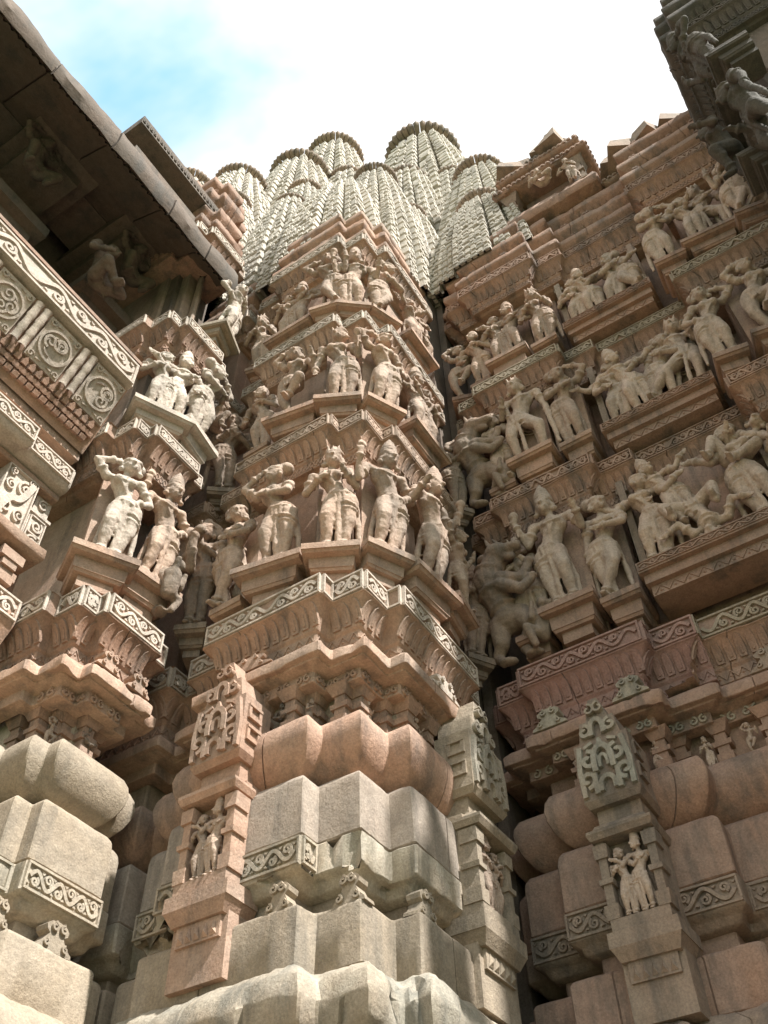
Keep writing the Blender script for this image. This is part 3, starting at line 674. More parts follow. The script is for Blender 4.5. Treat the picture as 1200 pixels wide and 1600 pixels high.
PQ = [(5.8, .05), (4.46, .05), (4.46, -.35), (4.36, -.35), (4.36, -1.15), (5.8, -1.15)]
eaveslab(porch2, sh(PQ, .12, 0), 9.78, .2, .0, 'grey', 11, .09); eaveslab(porch2, sh(PQ, .2, 0), 9.98, .22, -.04, 'grey', 12, .12)
mb = MB(); mb.box(4.85, 5.8, -1.1, 0, 9.5, 10.1); mb.build('masonry_core', 'dark', porch2, smooth=False)
for (xx, yy, zz, a) in ((4.72, -.12, 10.22, .3), (4.66, -.36, 10.16, .8), (4.74, -.62, 10.24, -.2), (4.60, -.78, 10.12, .5), (4.72, -.98, 10.22, .1), (4.52, -.25, 10.0, .4), (4.5, -.55, 9.98, -.5), (4.62, .95, 11.36, .5), (4.56, .35, 11.32, -.3), (4.8, .8, 11.62, .1), (4.75, .5, 11.62, .2)):
    mb = MB(); Mx = Matrix.Translation((xx, yy, zz)) @ Matrix.Rotation(a, 4, 'Z') @ Matrix.Rotation(.12, 4, 'X'); mb.box(-.16, .2, -.14, .16, -.1, .16, top=.05, Mx=Mx); mb.box(-.10, .1, -.08, .1, .14, .24, top=.03, Mx=Mx); mb.build('broken_block', 'grey', porch if yy > 0 else porch2, jit=.03)

# ---------------------------------------------------------------- spires
def spire(label, cx, cy, z0, w, zt, ra, layers, det=True, mat='spire', top=.38, bs=.07):
    o = wroot('spire', label, 'spire', (cx, cy, z0), 'curved temple spires behind the buttress')
    st_ = [(-.76, .76), (-.55, .76), (-.55, .88), (-.30, .88), (-.30, 1.0)]
    hf = [(-.82, -.82), (-.62, -.82), (-.62, -.75), (-.58, -.75), (-.58, -.92), (-.33, -.92), (-.33, -.84), (-.29, -.84), (-.29, -1.0)]
    half = hf+[(-x, y) for x, y in hf[:0:-1]]
    poly = []
    for q in range(4):
        c, s = (1, 0, -1, 0)[q], (0, 1, 0, -1)[q]
        poly += [(x*c-y*s, x*s+y*c) for x, y in half]
    H = zt-z0; rows = []; sc_ = lambda t: w*(1-.14*t-(.86-top)*t**2.3)
    body = MB(); lat = MB()
    for i in range(layers):
        for (a, k) in ((0, 1.0), (.70, .992), (.72, .94), (.98, .94)):
            t = (i+a)/layers; s = sc_(t)*k; z = z0+H*t
            rows.append([(cx+x*s, cy+y*s, z) for x, y in poly])
    body.grid(rows, close=True); body.f.append(tuple(len(body.v)-len(poly)+i for i in range(len(poly))))
    b_ = body.build('body', mat, o, jit=.006, ang=25)
    rnd = random.Random(int(cx*100))
    strips = [(-.82, -.62, .82), (-.58, -.33, .92), (-.29, .29, 1.0), (.33, .58, .92), (.62, .82, .82)]; pk = max(1.0, w/.8)
    if det:
        for i in range(layers):
            t = (i+.05)/layers; z = z0+H*t; s = sc_(t); s2 = sc_((i+.7)/layers); zh = H/layers*.66
            for side in (0, 1):
                for (u0, u1, v) in strips:
                    wd = (u1-u0)*s; k = max(1, round(wd/bs)); 
                    for j in range(k):
                        for r_ in range(2):
                            ua = u0*s+wd*(j+.12+.1*rnd.random())/k; ub = u0*s+wd*(j+.80+.1*rnd.random())/k
                            za = z+zh*(r_*.5+.04); zb = z+zh*(r_*.5+.42); vv = v*(s+(s2-s)*(r_*.5)); pr = (.003+.012*rnd.random())*pk
                            if rnd.random() < .18: continue
                            if side == 0: lat.box(cx+ua, cx+ub, cy-vv-pr, cy-vv+.03, za, zb)
                            else: lat.box(cx-vv-pr, cx-vv+.03, cy+ua, cy+ub, za, zb)
        lat.build('lattice_carving', mat, b_, kind='stuff', smooth=False)
    # neck, ribbed disc and finial
    mb = MB(); s = sc_(1)
    mb.grid([[(cx+s*k*math.cos(2*math.pi*j/24), cy+s*k*math.sin(2*math.pi*j/24), zt+z_) for j in range(24)] for k, z_ in ((.8, -.02), (.8, ra*.3))], close=True); mb.build('neck', mat, o)
    ra *= .86; mb = MB(); nr = 36; zc = zt+ra*.42
    for j in range(nr):
        a = 2*math.pi*j/nr; ct, st2 = math.cos(a), math.sin(a); rows = []
        for i in range(9):
            ph = -math.pi/2+math.pi*i/8; rr = ra*(.55+.45*math.cos(ph)); hz = ra*.27*math.sin(ph); tw = math.pi*ra/nr*.92*(.35+.65*math.cos(ph))
            rows.append([(cx+rr*ct+st2*q*tw+(ct*.05*ra if q == 0 else 0), cy+rr*st2-ct*q*tw+(st2*.05*ra if q == 0 else 0), zc+hz) for q in (-1, 0, 1)])
        mb.grid(rows)
    mb.build('ribbed_disc', 'grey', o, jit=.004)
    mb = MB(); pr = [(.55, .30), (.6, .36), (.5, .5), (.3, .56), (.18, .62), (.30, .78), (.26, .95), (.1, 1.05), (.06, 1.25), (.0, 1.3)]
    mb.grid([[(cx+ra*r_*math.cos(2*math.pi*j/16), cy+ra*r_*math.sin(2*math.pi*j/16), zc+ra*z_) for j in range(16)] for r_, z_ in pr], close=True); mb.build('finial', mat, o)
    return o
spire('front spire rising straight above the middle buttress with a wide ribbed disc', 4.52, 2.80, 9.3, .72, 13.3, .38, 22)
spire('broad lattice spire base directly on the roof of the middle buttress', 4.22, 3.12, 9.3, .90, 12.2, .42, 16, top=.5)
spire('squat bell shaped lattice spire above the right wall next to the broken porch', 5.08, 1.52, 9.3, .76, 11.7, .42, 15, top=.42)
spire('small spire squeezed between the front spire and the bell shaped one', 5.3, 2.72, 9.3, .66, 13.5, .32, 20)
spire('small spire tucked low between the left roof and the middle buttress', 4.1, 3.95, 9.6, .64, 13.1, .30, 15)
spire('tall pale spire left of the front spire with a large ribbed disc', 5.3, 5.0, 10.4, 1.3, 18.2, .68, 30, bs=.14)
spire('tall pale spire just left of the highest spire', 6.5, 5.1, 11.0, 1.45, 22.0, .76, 34, bs=.16)
spire('highest pale spire at the back of the cluster, cut by the white sky', 9.0, 4.0, 11.0, 2.3, 25.9, 1.2, 36, bs=.24)
spire('pale spire second from the left of the cluster', 4.2, 5.3, 10.4, 1.05, 15.8, .54, 24, bs=.11)
spire('leftmost pale spire half hidden behind the dark left roof', 3.7, 5.95, 10.4, .9, 15.6, .48, 24, bs=.11)
spire('spire with a dark spiky ribbed disc beside the right roof porch', 6.95, 2.0, 10.4, 1.15, 17.4, .60, 28, bs=.13)
for (lab, cx, cy, z0, w_, zt_, ra_, ly) in (
        ('lesser spire set against the foot of the tall spire left of the front spire', 4.75, 4.3, 9.8, .78, 15.3, .38, 22),
        ('lesser spire leaning on the tall spire beside the highest one', 5.9, 4.3, 9.8, .95, 18.3, .44, 26),
        ('lesser spire on the left flank of the highest spire', 7.4, 3.75, 10.2, 1.25, 20.6, .55, 28),
        ('lesser spire on the right flank of the highest spire', 8.0, 2.95, 10.2, 1.2, 20.8, .52, 28),
        ('little spire just above the dark stepped left roof', 3.72, 4.75, 9.8, .62, 13.5, .31, 18),
        ('little spire between the bell shaped spire and the spiky disc', 6.1, 1.75, 9.6, .8, 14.2, .38, 20),
        ('slim spire behind the front spire of the buttress', 5.6, 3.5, 9.8, .85, 16.4, .4, 24)):
    spire(lab, cx, cy, z0, w_, zt_, ra_, ly, bs=.1)
mb = MB(); mb.box(3.9, 12, 2.9, 9.5, -1.6, 10.6); mb.box(5.0, 12, .9, 9.5, -1.6, 9.9); mb.build('masonry_core', 'dark', bay_c, smooth=False)
mb = MB(); mb.box(4.42, 5.2, 2.14, 2.7, -1.6, 9.4); mb.build('masonry_core', 'dark', bay_c, smooth=False)
mb = MB(); mb.box(4.62, 5.2, 2.06, 2.13, -1.6, 9.4); mb.build('masonry_core', 'dark', bay_r, smooth=False)
mb = MB(); mb.box(3.005, 3.115, 4.0, 4.3, -1.6, 9.4); mb.build('masonry_core', 'dark', bay_l, smooth=False)

for (x_, y_, z_, m_) in ((2.62, 3.30, 1.30, 'red'), (2.30, 3.36, 1.34, 'red')): crest(bay_l, (x_, y_, z_), (1, 0), (0, -1), .26, .2, .1, m_)
crest(bay_c, (3.18, 1.96, 1.28), (.7, .7), (-.7, -.7), .16, .13, .1, 'lichen')

# ---------------------------------------------------------------- carved figures
def prim_sphere(mb, c, r, Mx, seg=12, rot=None):
    rows = []
    for i in range(seg//2+1):
        ph = -math.pi/2+math.pi*i/(seg//2); row = []
        for j in range(seg):
            a = 2*math.pi*j/seg; p = Vector((r[0]*math.cos(ph)*math.cos(a), r[1]*math.cos(ph)*math.sin(a), r[2]*math.sin(ph)))
            if rot: p = rot @ p
            row.append(Mx @ (p+Vector(c)))
        rows.append(row)
    mb.grid(rows, close=True)
def prim_cap(mb, p, q, r1, r2, Mx, seg=10):
    p, q = Vector(p), Vector(q); ax = q-p; l = ax.length
    if l < 1e-6: ax = Vector((0, 0, 1)); l = 1e-6
    ax = ax/l; u = ax.orthogonal().normalized(); v = ax.cross(u); rows = []
    st_ = [(-1.0*r1, .12*r1), (-.75*r1, .66*r1), (-.4*r1, .92*r1), (0, r1)]
    en = [(l, r2), (l+.4*r2, .92*r2), (l+.75*r2, .66*r2), (l+1.0*r2, .12*r2)]
    for (d, r) in st_+[(l*.5, (r1+r2)/2)]+en:
        rows.append([Mx @ (p+ax*d+(u*math.cos(2*math.pi*j/seg)+v*math.sin(2*math.pi*j/seg))*r) for j in range(seg)])
    b = mb.grid(rows, close=True); mb.f.append(tuple(b+seg-1-j for j in range(seg))); e = b+(len(rows)-1)*seg; mb.f.append(tuple(e+j for j in range(seg)))
def prim_ring(mb, c, ax, RR, r, Mx, seg=16, ry=1.0):
    ax = Vector(ax).normalized(); u = Vector((1, 0, 0)); u = (u-ax*u.dot(ax)).normalized(); v = ax.cross(u); rows = []
    for i in range(seg+1):
        a = 2*math.pi*i/seg; dr = u*math.cos(a)+v*math.sin(a)*ry
        rows.append([Mx @ (Vector(c)+dr*(RR+r*math.cos(2*math.pi*j/6))+ax*r*math.sin(2*math.pi*j/6)) for j in range(6)])
    mb.grid(rows, close=True)
def hand(mb, w_, dr, Mx, palm_n=(0, -1, 0), curl=.35, s=1.0):
    """palm, four bent fingers and a thumb"""
    w_ = Vector(w_); d = Vector(dr).normalized(); pn = Vector(palm_n); pn = (pn-d*pn.dot(d)); pn = pn.normalized() if pn.length > 1e-4 else d.orthogonal().normalized(); sd = d.cross(pn)
    c = w_+d*.028*s; prim_cap(mb, w_, c, .017*s, .02*s, Mx, 8)
    for i, (o_, ln) in enumerate(((-.016, .024), (-.0055, .029), (.005, .027), (.015, .02))):
        a = c+sd*o_*s+d*.008*s; b = a+d*ln*.6*s+pn*curl*.01*s; e = b+d*ln*.5*s+pn*curl*.03*s
        prim_cap(mb, a, b, .0068*s, .0062*s, Mx, 6); prim_cap(mb, b, e, .0062*s, .0045*s, Mx, 6)
    a = w_+d*.014*s-sd*.016*s; prim_cap(mb, a, a-sd*.016*s+d*.016*s+pn*.006*s, .0075*s, .0055*s, Mx, 6)
ARM = {  # elbow, wrist, hand direction for the figure's +x arm (mirrored for the other), relative to the shoulder
    'down': ((.035, .01, -.155), (.045, -.02, -.285), (0, -.1, -1)),
    'hip': ((.085, .02, -.125), (.005, -.045, -.205), (-.5, -.2, -.6)),
    'raised': ((.075, -.03, .075), (.0, -.03, .155), (-.8, 0, .35)),
    'head': ((.085, -.03, .085), (-.02, -.02, .15), (-.9, .2, .1)),
    'up': ((.055, -.01, -.135), (.085, -.075, .02), (-.1, -.1, 1)),
    'chest': ((.045, .0, -.14), (-.055, -.075, -.075), (-.9, -.2, .3)),
    'pray': ((.045, .005, -.14), (-.088, -.085, -.055), (-.12, -.15, 1)),
    'out': ((.05, -.01, -.135), (.055, -.095, -.06), (.0, -.5, .6)),
    'hold': ((.05, -.01, -.145), (.0, -.10, -.11), (-.35, -.6, .3)),
    'across': ((.02, -.06, -.12), (-.12, -.08, -.10), (-.9, -.1, .0)),
    'embrace': ((.065, -.05, -.10), (.145, -.075, -.035), (.8, .1, .3)),
}
def figure(mb, Mx, fem=True, s=1, la='hip', ra='raised', head='bun', legs='tri', turn=0, tilt=0, back=False, orn=True, legk=None, item=None):
    """one standing figure about 1.0 tall, feet at z=0, facing -y; s = side of the weight leg"""
    S = lambda c, r, rot=None: prim_sphere(mb, c, r, Mx, 14, rot)
    K = lambda p, q, a, b: prim_cap(mb, p, q, a, b, Mx)
    G = lambda c, ax, r_, t, ry=1: prim_ring(mb, c, ax, r_, t, Mx, 16, ry)
    pel = Vector((s*.040, 0, .450)); wst = Vector((s*.010, .004, .545)); che = Vector((-s*.018, 0, .640)); nk = Vector((-s*.014, -.004, .738)); hd = Vector((-s*.0+tilt*.02, -.02, .818))
    hw = .088 if fem else .076; ww = .052 if fem else .06; cw = .074 if fem else .086
    S(pel, (hw, .066, .058)); S(pel+Vector((0, .03, -.012)), (hw*.8, .045, .045)); K(pel, wst, .064, ww); K(wst, che, ww, .062); S(che, (cw, .055, .064)); S(wst+Vector((0, -.012, -.03)), (.045, .042, .04))
    if fem:
        for q in (-1, 1): S(che+Vector((q*.037, -.05, .0)), (.034, .034, .034))
    else:
        S(che+Vector((0, -.022, .012)), (.075, .04, .045))
    tl = Vector((.104 if fem else .118, 0, .052+.012*s)), Vector((-.104 if not fem and False else (-.104 if fem else -.118), 0, .052-.012*s))
    shl, shr = che+tl[0], che+tl[1]
    K(shl, shr, .030, .030); K(che+Vector((0, 0, .05)), nk, .045, .027); K(nk, hd, .026, .026)
    # head and face
    rz = Matrix.Rotation(turn, 3, 'Z'); H = lambda x, y, z: hd+rz @ Vector((x, y, z))
    HS = 1.2; H0 = H; H = lambda x, y, z: H0(x*HS, y*HS, z*HS); S0, K0, G0 = S, K, G
    S = lambda c, r, rot=None: S0(c, tuple(q*HS for q in r), rot); K = lambda p, q, a, b: K0(p, q, a*HS, b*HS); G = lambda c, ax, r_, t, ry=1: G0(c, ax, r_*HS, t*HS, ry)
    S(hd, (.044, .049, .056), rz); S(H(0, -.012, -.026), (.032, .036, .034)); K(H(0, -.047, .012), H(0, -.060, -.012), .006, .010)
    K(H(-.016, -.046, -.031), H(.016, -.046, -.031), .0065, .0065); S(H(0, -.040, -.046), (.014, .014, .012))
    for q in (-1, 1):
        S(H(q*.018, -.0435, .008), (.010, .005, .004)); K(H(q*.008, -.0455, .022), H(q*.032, -.037, .019), .0045, .004)
        S(H(q*.046, .004, -.012), (.010, .015, .024)); S(H(q*.050, -.002, -.040), (.015, .015, .015))
    if head == 'tall':
        for (z, r_) in ((.035, .050), (.058, .047), (.080, .043), (.102, .037), (.124, .030), (.144, .020)): prim_ring(mb, H(0, .004, z), (0, 0, 1), r_*.72*HS, r_*.33*HS, Mx, 14)
        K(H(0, .004, .03), H(0, .004, .165), .042, .010)
    elif head == 'bun':
        G(H(0, .002, .032), (0, -.25, 1), .042, .011); S(H(0, .022, .048), (.045, .042, .034)); S(H(s*.035, .045, .045), (.042, .036, .040))
    elif head == 'crown':
        G(H(0, .0, .034), (0, -.1, 1), .041, .012); K(H(0, .005, .04), H(0, .005, .095), .036, .018)
        for q in (-1, 0, 1): K(H(q*.026, -.03, .035), H(q*.03, -.034, .078), .012, .005)
    elif head == 'hood':
        for i in range(9):
            a = math.pi*i/8; S(H(.066*math.cos(a), .018, .0+.075*math.sin(a)), (.028, .014, .028))
        S(H(0, .014, .085), (.03, .016, .04)); G(H(0, .0, .032), (0, -.1, 1), .04, .01)
    elif head == 'helmet':
        S(H(0, .004, .022), (.048, .052, .048)); K(H(0, .0, .05), H(0, .01, .10), .026, .012)
    S, K, G = S0, K0, G0
    # legs
    for q in (1, -1):
        hp = pel+Vector((q*.043, .0, -.02)); wt = (q == s)
        if legs == 'tri':
            kn = Vector((hp.x+q*.006, -.012, .265)) if wt else Vector((hp.x+q*.030, -.050, .272)); an = Vector((s*.035+q*.020, .0, .045)) if wt else Vector((hp.x+q*.030, .0, .05))
        elif legs == 'straight':
            kn = Vector((q*.040, -.012, .265)); an = Vector((q*.032, .0, .045))
        elif legs == 'wide':
            kn = Vector((q*.105, -.045, .27)); an = Vector((q*.095, .005, .045))
        elif legs == 'lift':
            kn = Vector((hp.x+q*.01, -.01, .265)) if wt else Vector((hp.x+q*.075, -.10, .37)); an = Vector((s*.03, .0, .045)) if wt else Vector((hp.x-q*.03, -.075, .20))
        elif legs == 'cross':
            kn = Vector((hp.x, -.012, .265)) if wt else Vector((hp.x+q*.01, -.06, .27)); an = Vector((s*.04, .0, .045)) if wt else Vector((s*.085, -.045, .06))
        elif legs == 'sit':
            kn = hp+Vector((q*.10, -.13, .02)); an = hp+Vector((-q*.06, -.15, -.05))
        elif legs == 'crouch':
            kn = hp+Vector((q*.10, -.10, .07)); an = hp+Vector((q*.06, -.06, -.10))
        else:
            kn, an = [pel+Vector(v_) for v_ in legk[q]]
        K(hp, kn, .063 if fem else .058, .042); K(kn, an, .042, .0255); S(kn.lerp(an, .3)+Vector((0, .014, 0)), (.030, .030, .055))
        S(an+Vector((0, -.028, -.022)), (.024, .052, .019))
        for i in (-1, 0, 1): K(an+Vector((i*.012, -.06, -.03)), an+Vector((i*.014, -.078, -.032)), .008, .006)
        if orn:
            dv = (an-kn).normalized(); G(an-dv*.03, dv, .027, .012)
    # arms
    for q, sh_, kind in ((1, shl, la), (-1, shr, ra)):
        if kind is None: continue
        e, wv, hv = ARM[kind] if isinstance(kind, str) else kind
        e = sh_+Vector((e[0]*q, e[1], e[2])); wv = sh_+Vector((wv[0]*q, wv[1], wv[2])); hv = Vector((hv[0]*q, hv[1], hv[2]))
        S(sh_, (.037, .036, .036)); K(sh_, e, .033, .026); K(e, wv, .026, .018)
        if orn: G(sh_.lerp(e, .5), (e-sh_).normalized(), .031, .011); G(e.lerp(wv, .85), (wv-e).normalized(), .020, .011)
        hand(mb, wv, hv, Mx)
        if item and item[0] == q:
            t_ = wv+hv.normalized()*.05
            if item[1] == 'lotus':
                S(t_+Vector((0, 0, .02)), (.03, .03, .035)); K(t_, t_+Vector((0, .01, -.16)), .008, .006)
            elif item[1] == 'bowl': S(t_, (.035, .035, .026))
            elif item[1] == 'club': K(t_+Vector((0, 0, .05)), t_+Vector((q*.02, .02, -.30)), .022, .014)
            elif item[1] == 'mirror': S(t_+Vector((0, 0, .02)), (.034, .010, .038))
    drape = legs in ('tri', 'straight', 'wide', 'cross')
    if orn:
        G(pel+Vector((0, 0, .038)), (0, .1, 1), hw*.83, .014, .80); G(pel+Vector((0, 0, .008)), (0, .12, 1), hw*.96, .012, .8)
        for q in (-1, 0, 1): K(pel+Vector((q*.03, -.064, .02)), pel+Vector((q*.022, -.062, -.07)), .009, .006)
        if drape: K(pel+Vector((0, -.060, .02)), Vector((pel.x*.7, -.038, .22)), .013, .014); K(Vector((pel.x*.7, -.038, .22)), Vector((pel.x*.7, -.02, .05)), .014, .018)
        G(che+Vector((0, -.010, .052)), (0, -.5, 1),   .052, .010); G(che+Vector((0, -.02, .035)), (0, -.8, 1), .066, .010)
        for q in (-1, 1):
            K(che+Vector((q*.045, -.035, .05)), che+Vector((q*.012, -.066, -.035)), .008, .008); K(che+Vector((q*.012, -.066, -.035)), wst+Vector((0, -.052, -.005)), .008, .007)
        for q in ((-1, 1) if drape else ()):
            prim_ring(mb, pel+Vector((q*.045, 0, -.075)), (q*.45, .1, 1), .064, .008, Mx, 14); prim_ring(mb, pel+Vector((q*.045, 0, -.115)), (q*.3, .1, 1), .059, .007, Mx, 14)
            K(pel+Vector((q*hw*.95, .02, .03)), Vector((pel.x+q*.10, .035, .22)), .015, .020); K(Vector((pel.x+q*.10, .035, .22)), Vector((pel.x+q*.105, .03, .06)), .020, .012)
def animal(mb, Mx):
    """rearing lion beast with a small crouching man"""
    S = lambda c, r, rot=None: prim_sphere(mb, c, r, Mx, 14, rot)
    K = lambda p, q, a, b: prim_cap(mb, p, q, a, b, Mx)
    K((-.02, .02, .42), (.05, -.01, .66), .082, .105); S((-.05, .02, .36), (.115, .095, .105)); prim_ring(mb, (.035, -.015, .745), (-.25, -.1, 1), .088, .014, Mx); prim_ring(mb, (.03, -.005, .57), (.3, 0, 1), .098, .012, Mx); prim_ring(mb, (-.02, .02, .45), (.3, 0, 1), .09, .012, Mx); K((.05, -.01, .68), (.0, -.03, .80), .10, .08)
    S((-.03, -.05, .85), (.085, .09, .08)); K((-.06, -.09, .84), (-.145, -.13, .83), .05, .036); K((-.14, -.12, .86), (-.17, -.13, .89), .014, .008); K((-.05, -.07, .90), (-.01, -.06, .99), .02, .007); K((-.07, -.09, .79), (-.115, -.11, .765), .03, .022)
    for q in (-1, 1):
        S((-.06, -.06+q*.05, .885), (.018, .016, .016)); K((.01, -.02+q*.05, .90), (.03, -.02+q*.06, .965), .022, .010); S((-.12, -.11+q*.022, .845), (.014, .012, .012))
    for i in range(7): S((.06-.004*i, -.01+.04*math.sin(i*2.1), .86-.045*i), (.045, .05, .035))
    K((-.10, .0, .36), (-.16, -.07, .24), .085, .055); K((-.16, -.07, .24), (-.10, .02, .13), .05, .034); K((-.10, .02, .13), (-.13, -.04, .03), .034, .03); S((-.15, -.06, .025), (.055, .035, .025))
    K((.02, .04, .34), (.03, .02, .18), .075, .05); K((.03, .02, .18), (.06, .05, .10), .045, .032); K((.06, .05, .10), (.03, .0, .03), .032, .03); S((.0, -.01, .025), (.055, .035, .025))
    K((-.03, -.08, .62), (-.15, -.12, .56), .05, .036); K((-.15, -.12, .56), (-.20, -.12, .66), .036, .028); S((-.21, -.125, .69), (.034, .028, .028))
    K((-.02, -.09, .56), (-.13, -.14, .46), .048, .034); K((-.13, -.14, .46), (-.20, -.14, .52), .034, .028); S((-.21, -.145, .545), (.034, .028, .028))
    pts = [Vector((.05, .06, .36)), Vector((.15, .05, .30)), Vector((.18, .03, .44)), Vector((.15, .02, .58)), Vector((.19, .0, .66))]
    for a, b in zip(pts, pts[1:]): K(a, b, .022, .018)
    # crouching man under the paws
    K((-.21, -.08, .14), (-.23, -.08, .27), .05, .055); S((-.24, -.10, .35), (.036, .04, .044)); K((-.22, -.08, .12), (-.13, -.13, .16), .036, .03); K((-.13, -.13, .16), (-.16, -.12, .04), .03, .022)
    K((-.22, -.08, .27), (-.16, -.13, .23), .024, .02); K((-.16, -.13, .23), (-.18, -.14, .33), .02, .016); K((-.25, -.08, .26), (-.29, -.1, .36), .022, .018)
def remesh(name, mb, vox, sm=1):
    me = bpy.data.meshes.new('tmp'); me.from_pydata(mb.v, [], mb.f)
    bm = bmesh.new(); bm.from_mesh(me); bmesh.ops.recalc_face_normals(bm, faces=bm.faces); bm.to_mesh(me); bm.free()
    o = bpy.data.objects.new('tmp', me); COL.objects.link(o)
    m = o.modifiers.new('r', 'REMESH'); m.mode = 'VOXEL'; m.voxel_size = vox; m.use_smooth_shade = True
    if sm: q = o.modifiers.new('s', 'SMOOTH'); q.factor = .5; q.iterations = sm
    dg = bpy.context.evaluated_depsgraph_get(); r_ = bpy.data.meshes.new_from_object(o.evaluated_get(dg)); r_.name = name
    # worn surface
    for v_ in r_.vertices:
        c = v_.co.copy(); v_.co = c+noise.noise_vector(c*16)*.0045+noise.noise_vector(c*48)*.0028
    r_.shade_smooth()
    bpy.data.objects.remove(o); bpy.data.meshes.remove(me)
    return r_
I4 = Matrix.Identity(4)
FIG = {}
def proto(key, vox=.0075, **k):
    mb = MB(); figure(mb, I4, **k); FIG[key] = remesh('body', mb, vox)
proto('mirror', la='hip', ra='head', head='bun', s=1)
proto('twist', la='raised', ra='across', head='bun', s=-1, turn=.5)
proto('pray', la='pray', ra='pray', head='hood', legs='straight', s=1)
proto('hold', la='hold', ra='chest', head='crown', s=1)
proto('deity', fem=False, la='out', ra='up', head='tall', s=-1, item=(-1, 'lotus'))
proto('guard', fem=False, la='hip', ra='up', head='tall', s=1, item=(-1, 'mirror'))
proto('club', fem=False, la='down', ra='hold', head='crown', legs='wide', s=-1, item=(1, 'club'))
proto('stretch', la='up', ra='head', head='bun', legs='cross', s=1)
proto('lotus', la='out', ra='down', head='crown', s=1, item=(1, 'lotus'), turn=-.4)
proto('dance', la='out', ra='raised', head='bun', legs='lift', s=-1, turn=.3)
proto('bear', fem=False, la='chest', ra='hip', head='helmet', legs='tri', s=1, turn=-.5)
proto('sit', vox=.009, fem=False, la='down', ra='hold', head='helmet', legs='sit', s=1)
proto('dwarf', vox=.011, fem=False, la='raised', ra='raised', head='helmet', legs='crouch', s=1)
proto('lean', la='across', ra='down', head='bun', legs='cross', s=-1, tilt=1, turn=.6)
proto('hug_w', la='embrace', ra='chest', head='bun', legs='tri', s=1, turn=.7)
proto('hug_m', fem=False, la='hip', ra='embrace', head='tall', legs='tri', s=-1, turn=-.7)
proto('hug_n', fem=False, la='down', ra='embrace', head='tall', legs='tri', s=-1, turn=-.7)
mb = MB(); animal(mb, I4); FIG['beast'] = remesh('body', mb, .0095)
# figures of the large acrobatic panels
bend = {1: ((.12, -.10, .10), (.02, -.14, .02)), -1: ((-.12, -.10, .10), (-.03, -.14, .0))}
proto('arch', la='out', ra='out', head='bun', legs='k', legk={1: ((.16, -.09, .08), (.10, -.12, -.12)), -1: ((-.16, -.09, .08), (-.08, -.12, -.12))}, orn=True)
proto('invert', fem=False, la='embrace', ra='embrace', head='helmet', legs='k', legk={1: ((.17, -.07, -.05), (.13, -.10, .12)), -1: ((-.17, -.07, -.05), (-.16, -.09, .13))})
proto('side', la='embrace', ra='embrace', head='bun', legs='tri', s=1, turn=.9)

FAT = 1.09; LEANF = R(5)
def settle(p, h):
    """stand the figure back on its bracket so that the bracket's front edge, not the feet, is at the given point"""
    p = Vector(p)*1.022; dz = .085*p.z/math.hypot(p.x, p.y); p.z -= dz
    return tuple(p), h*.97+dz*.8
PED_CACHE = {}
def pedestal_mesh(w, d, h):
    k = (round(w, 2), round(d, 2), round(h, 2))
    if k not in PED_CACHE:
        mb = MB(); f = lambda u, v, w_: (u, -w_, v)
        e = min(.105, d*.42)
        fbox(mb, f, -w/2, w/2, -.045, 0, -.22, e); fbox(mb, f, -w*.47, w*.47, -.062, -.045, -.22, e-.02, tu=w*.02, tw=.012)
        fbox(mb, f, -w*.38, w*.38, -h*.62, -.062, -.22, e-.075, tu=w*.01, tw=.008); fbox(mb, f, -w*.34, w*.34, -h*.70, -h*.62, -.22, e-.09, tu=w*.03, tw=.01); fbox(mb, f, -w*.26, w*.26, -h, -h*.70, -.22, e-.115)
        o = mb.build('tmp', None, None, jit=.005); PED_CACHE[k] = o.data; bpy.data.objects.remove(o)
    return PED_CACHE[k]
def statue(key, label, p, face, h, mat='figure', ped=(.30, .16, .20), mirror=False, group='stone statues standing on the wall tiers', slab=None, roll=0, name='statue', cat='statue', pedmat=None):
    """p = feet; face = heading angle of the front in degrees (0 faces -y, -90 faces -x)"""
    if ped: p, h = settle(p, h)
    o = empty(name, label, cat, p, group, R(face))
    me = FIG[key]
    b = bpy.data.objects.new('body', me); COL.objects.link(b); b.parent = o
    if not me.materials: me.materials.append(M[mat])
    b.material_slots[0].link = 'OBJECT'; b.material_slots[0].material = M[mat]
    h *= 1.07; b.scale = (-h*FAT if mirror else h*FAT, h*FAT, h); b.rotation_euler = (LEANF, roll, 0)
    if ped:
        pm = pedestal_mesh(*ped); q = bpy.data.objects.new('pedestal', pm); COL.objects.link(q); q.parent = o
        if not pm.materials: pm.materials.append(M[pedmat or 'pink'])
        q.material_slots[0].link = 'OBJECT'; q.material_slots[0].material = M[pedmat or 'pink']
    if slab:
        mb = MB(); w_, h_ = slab; mb.box(-w_/2, w_/2, .045, .12, .0, h_); mb.build('back_slab', pedmat or 'pink', o, jit=.003)
    return o
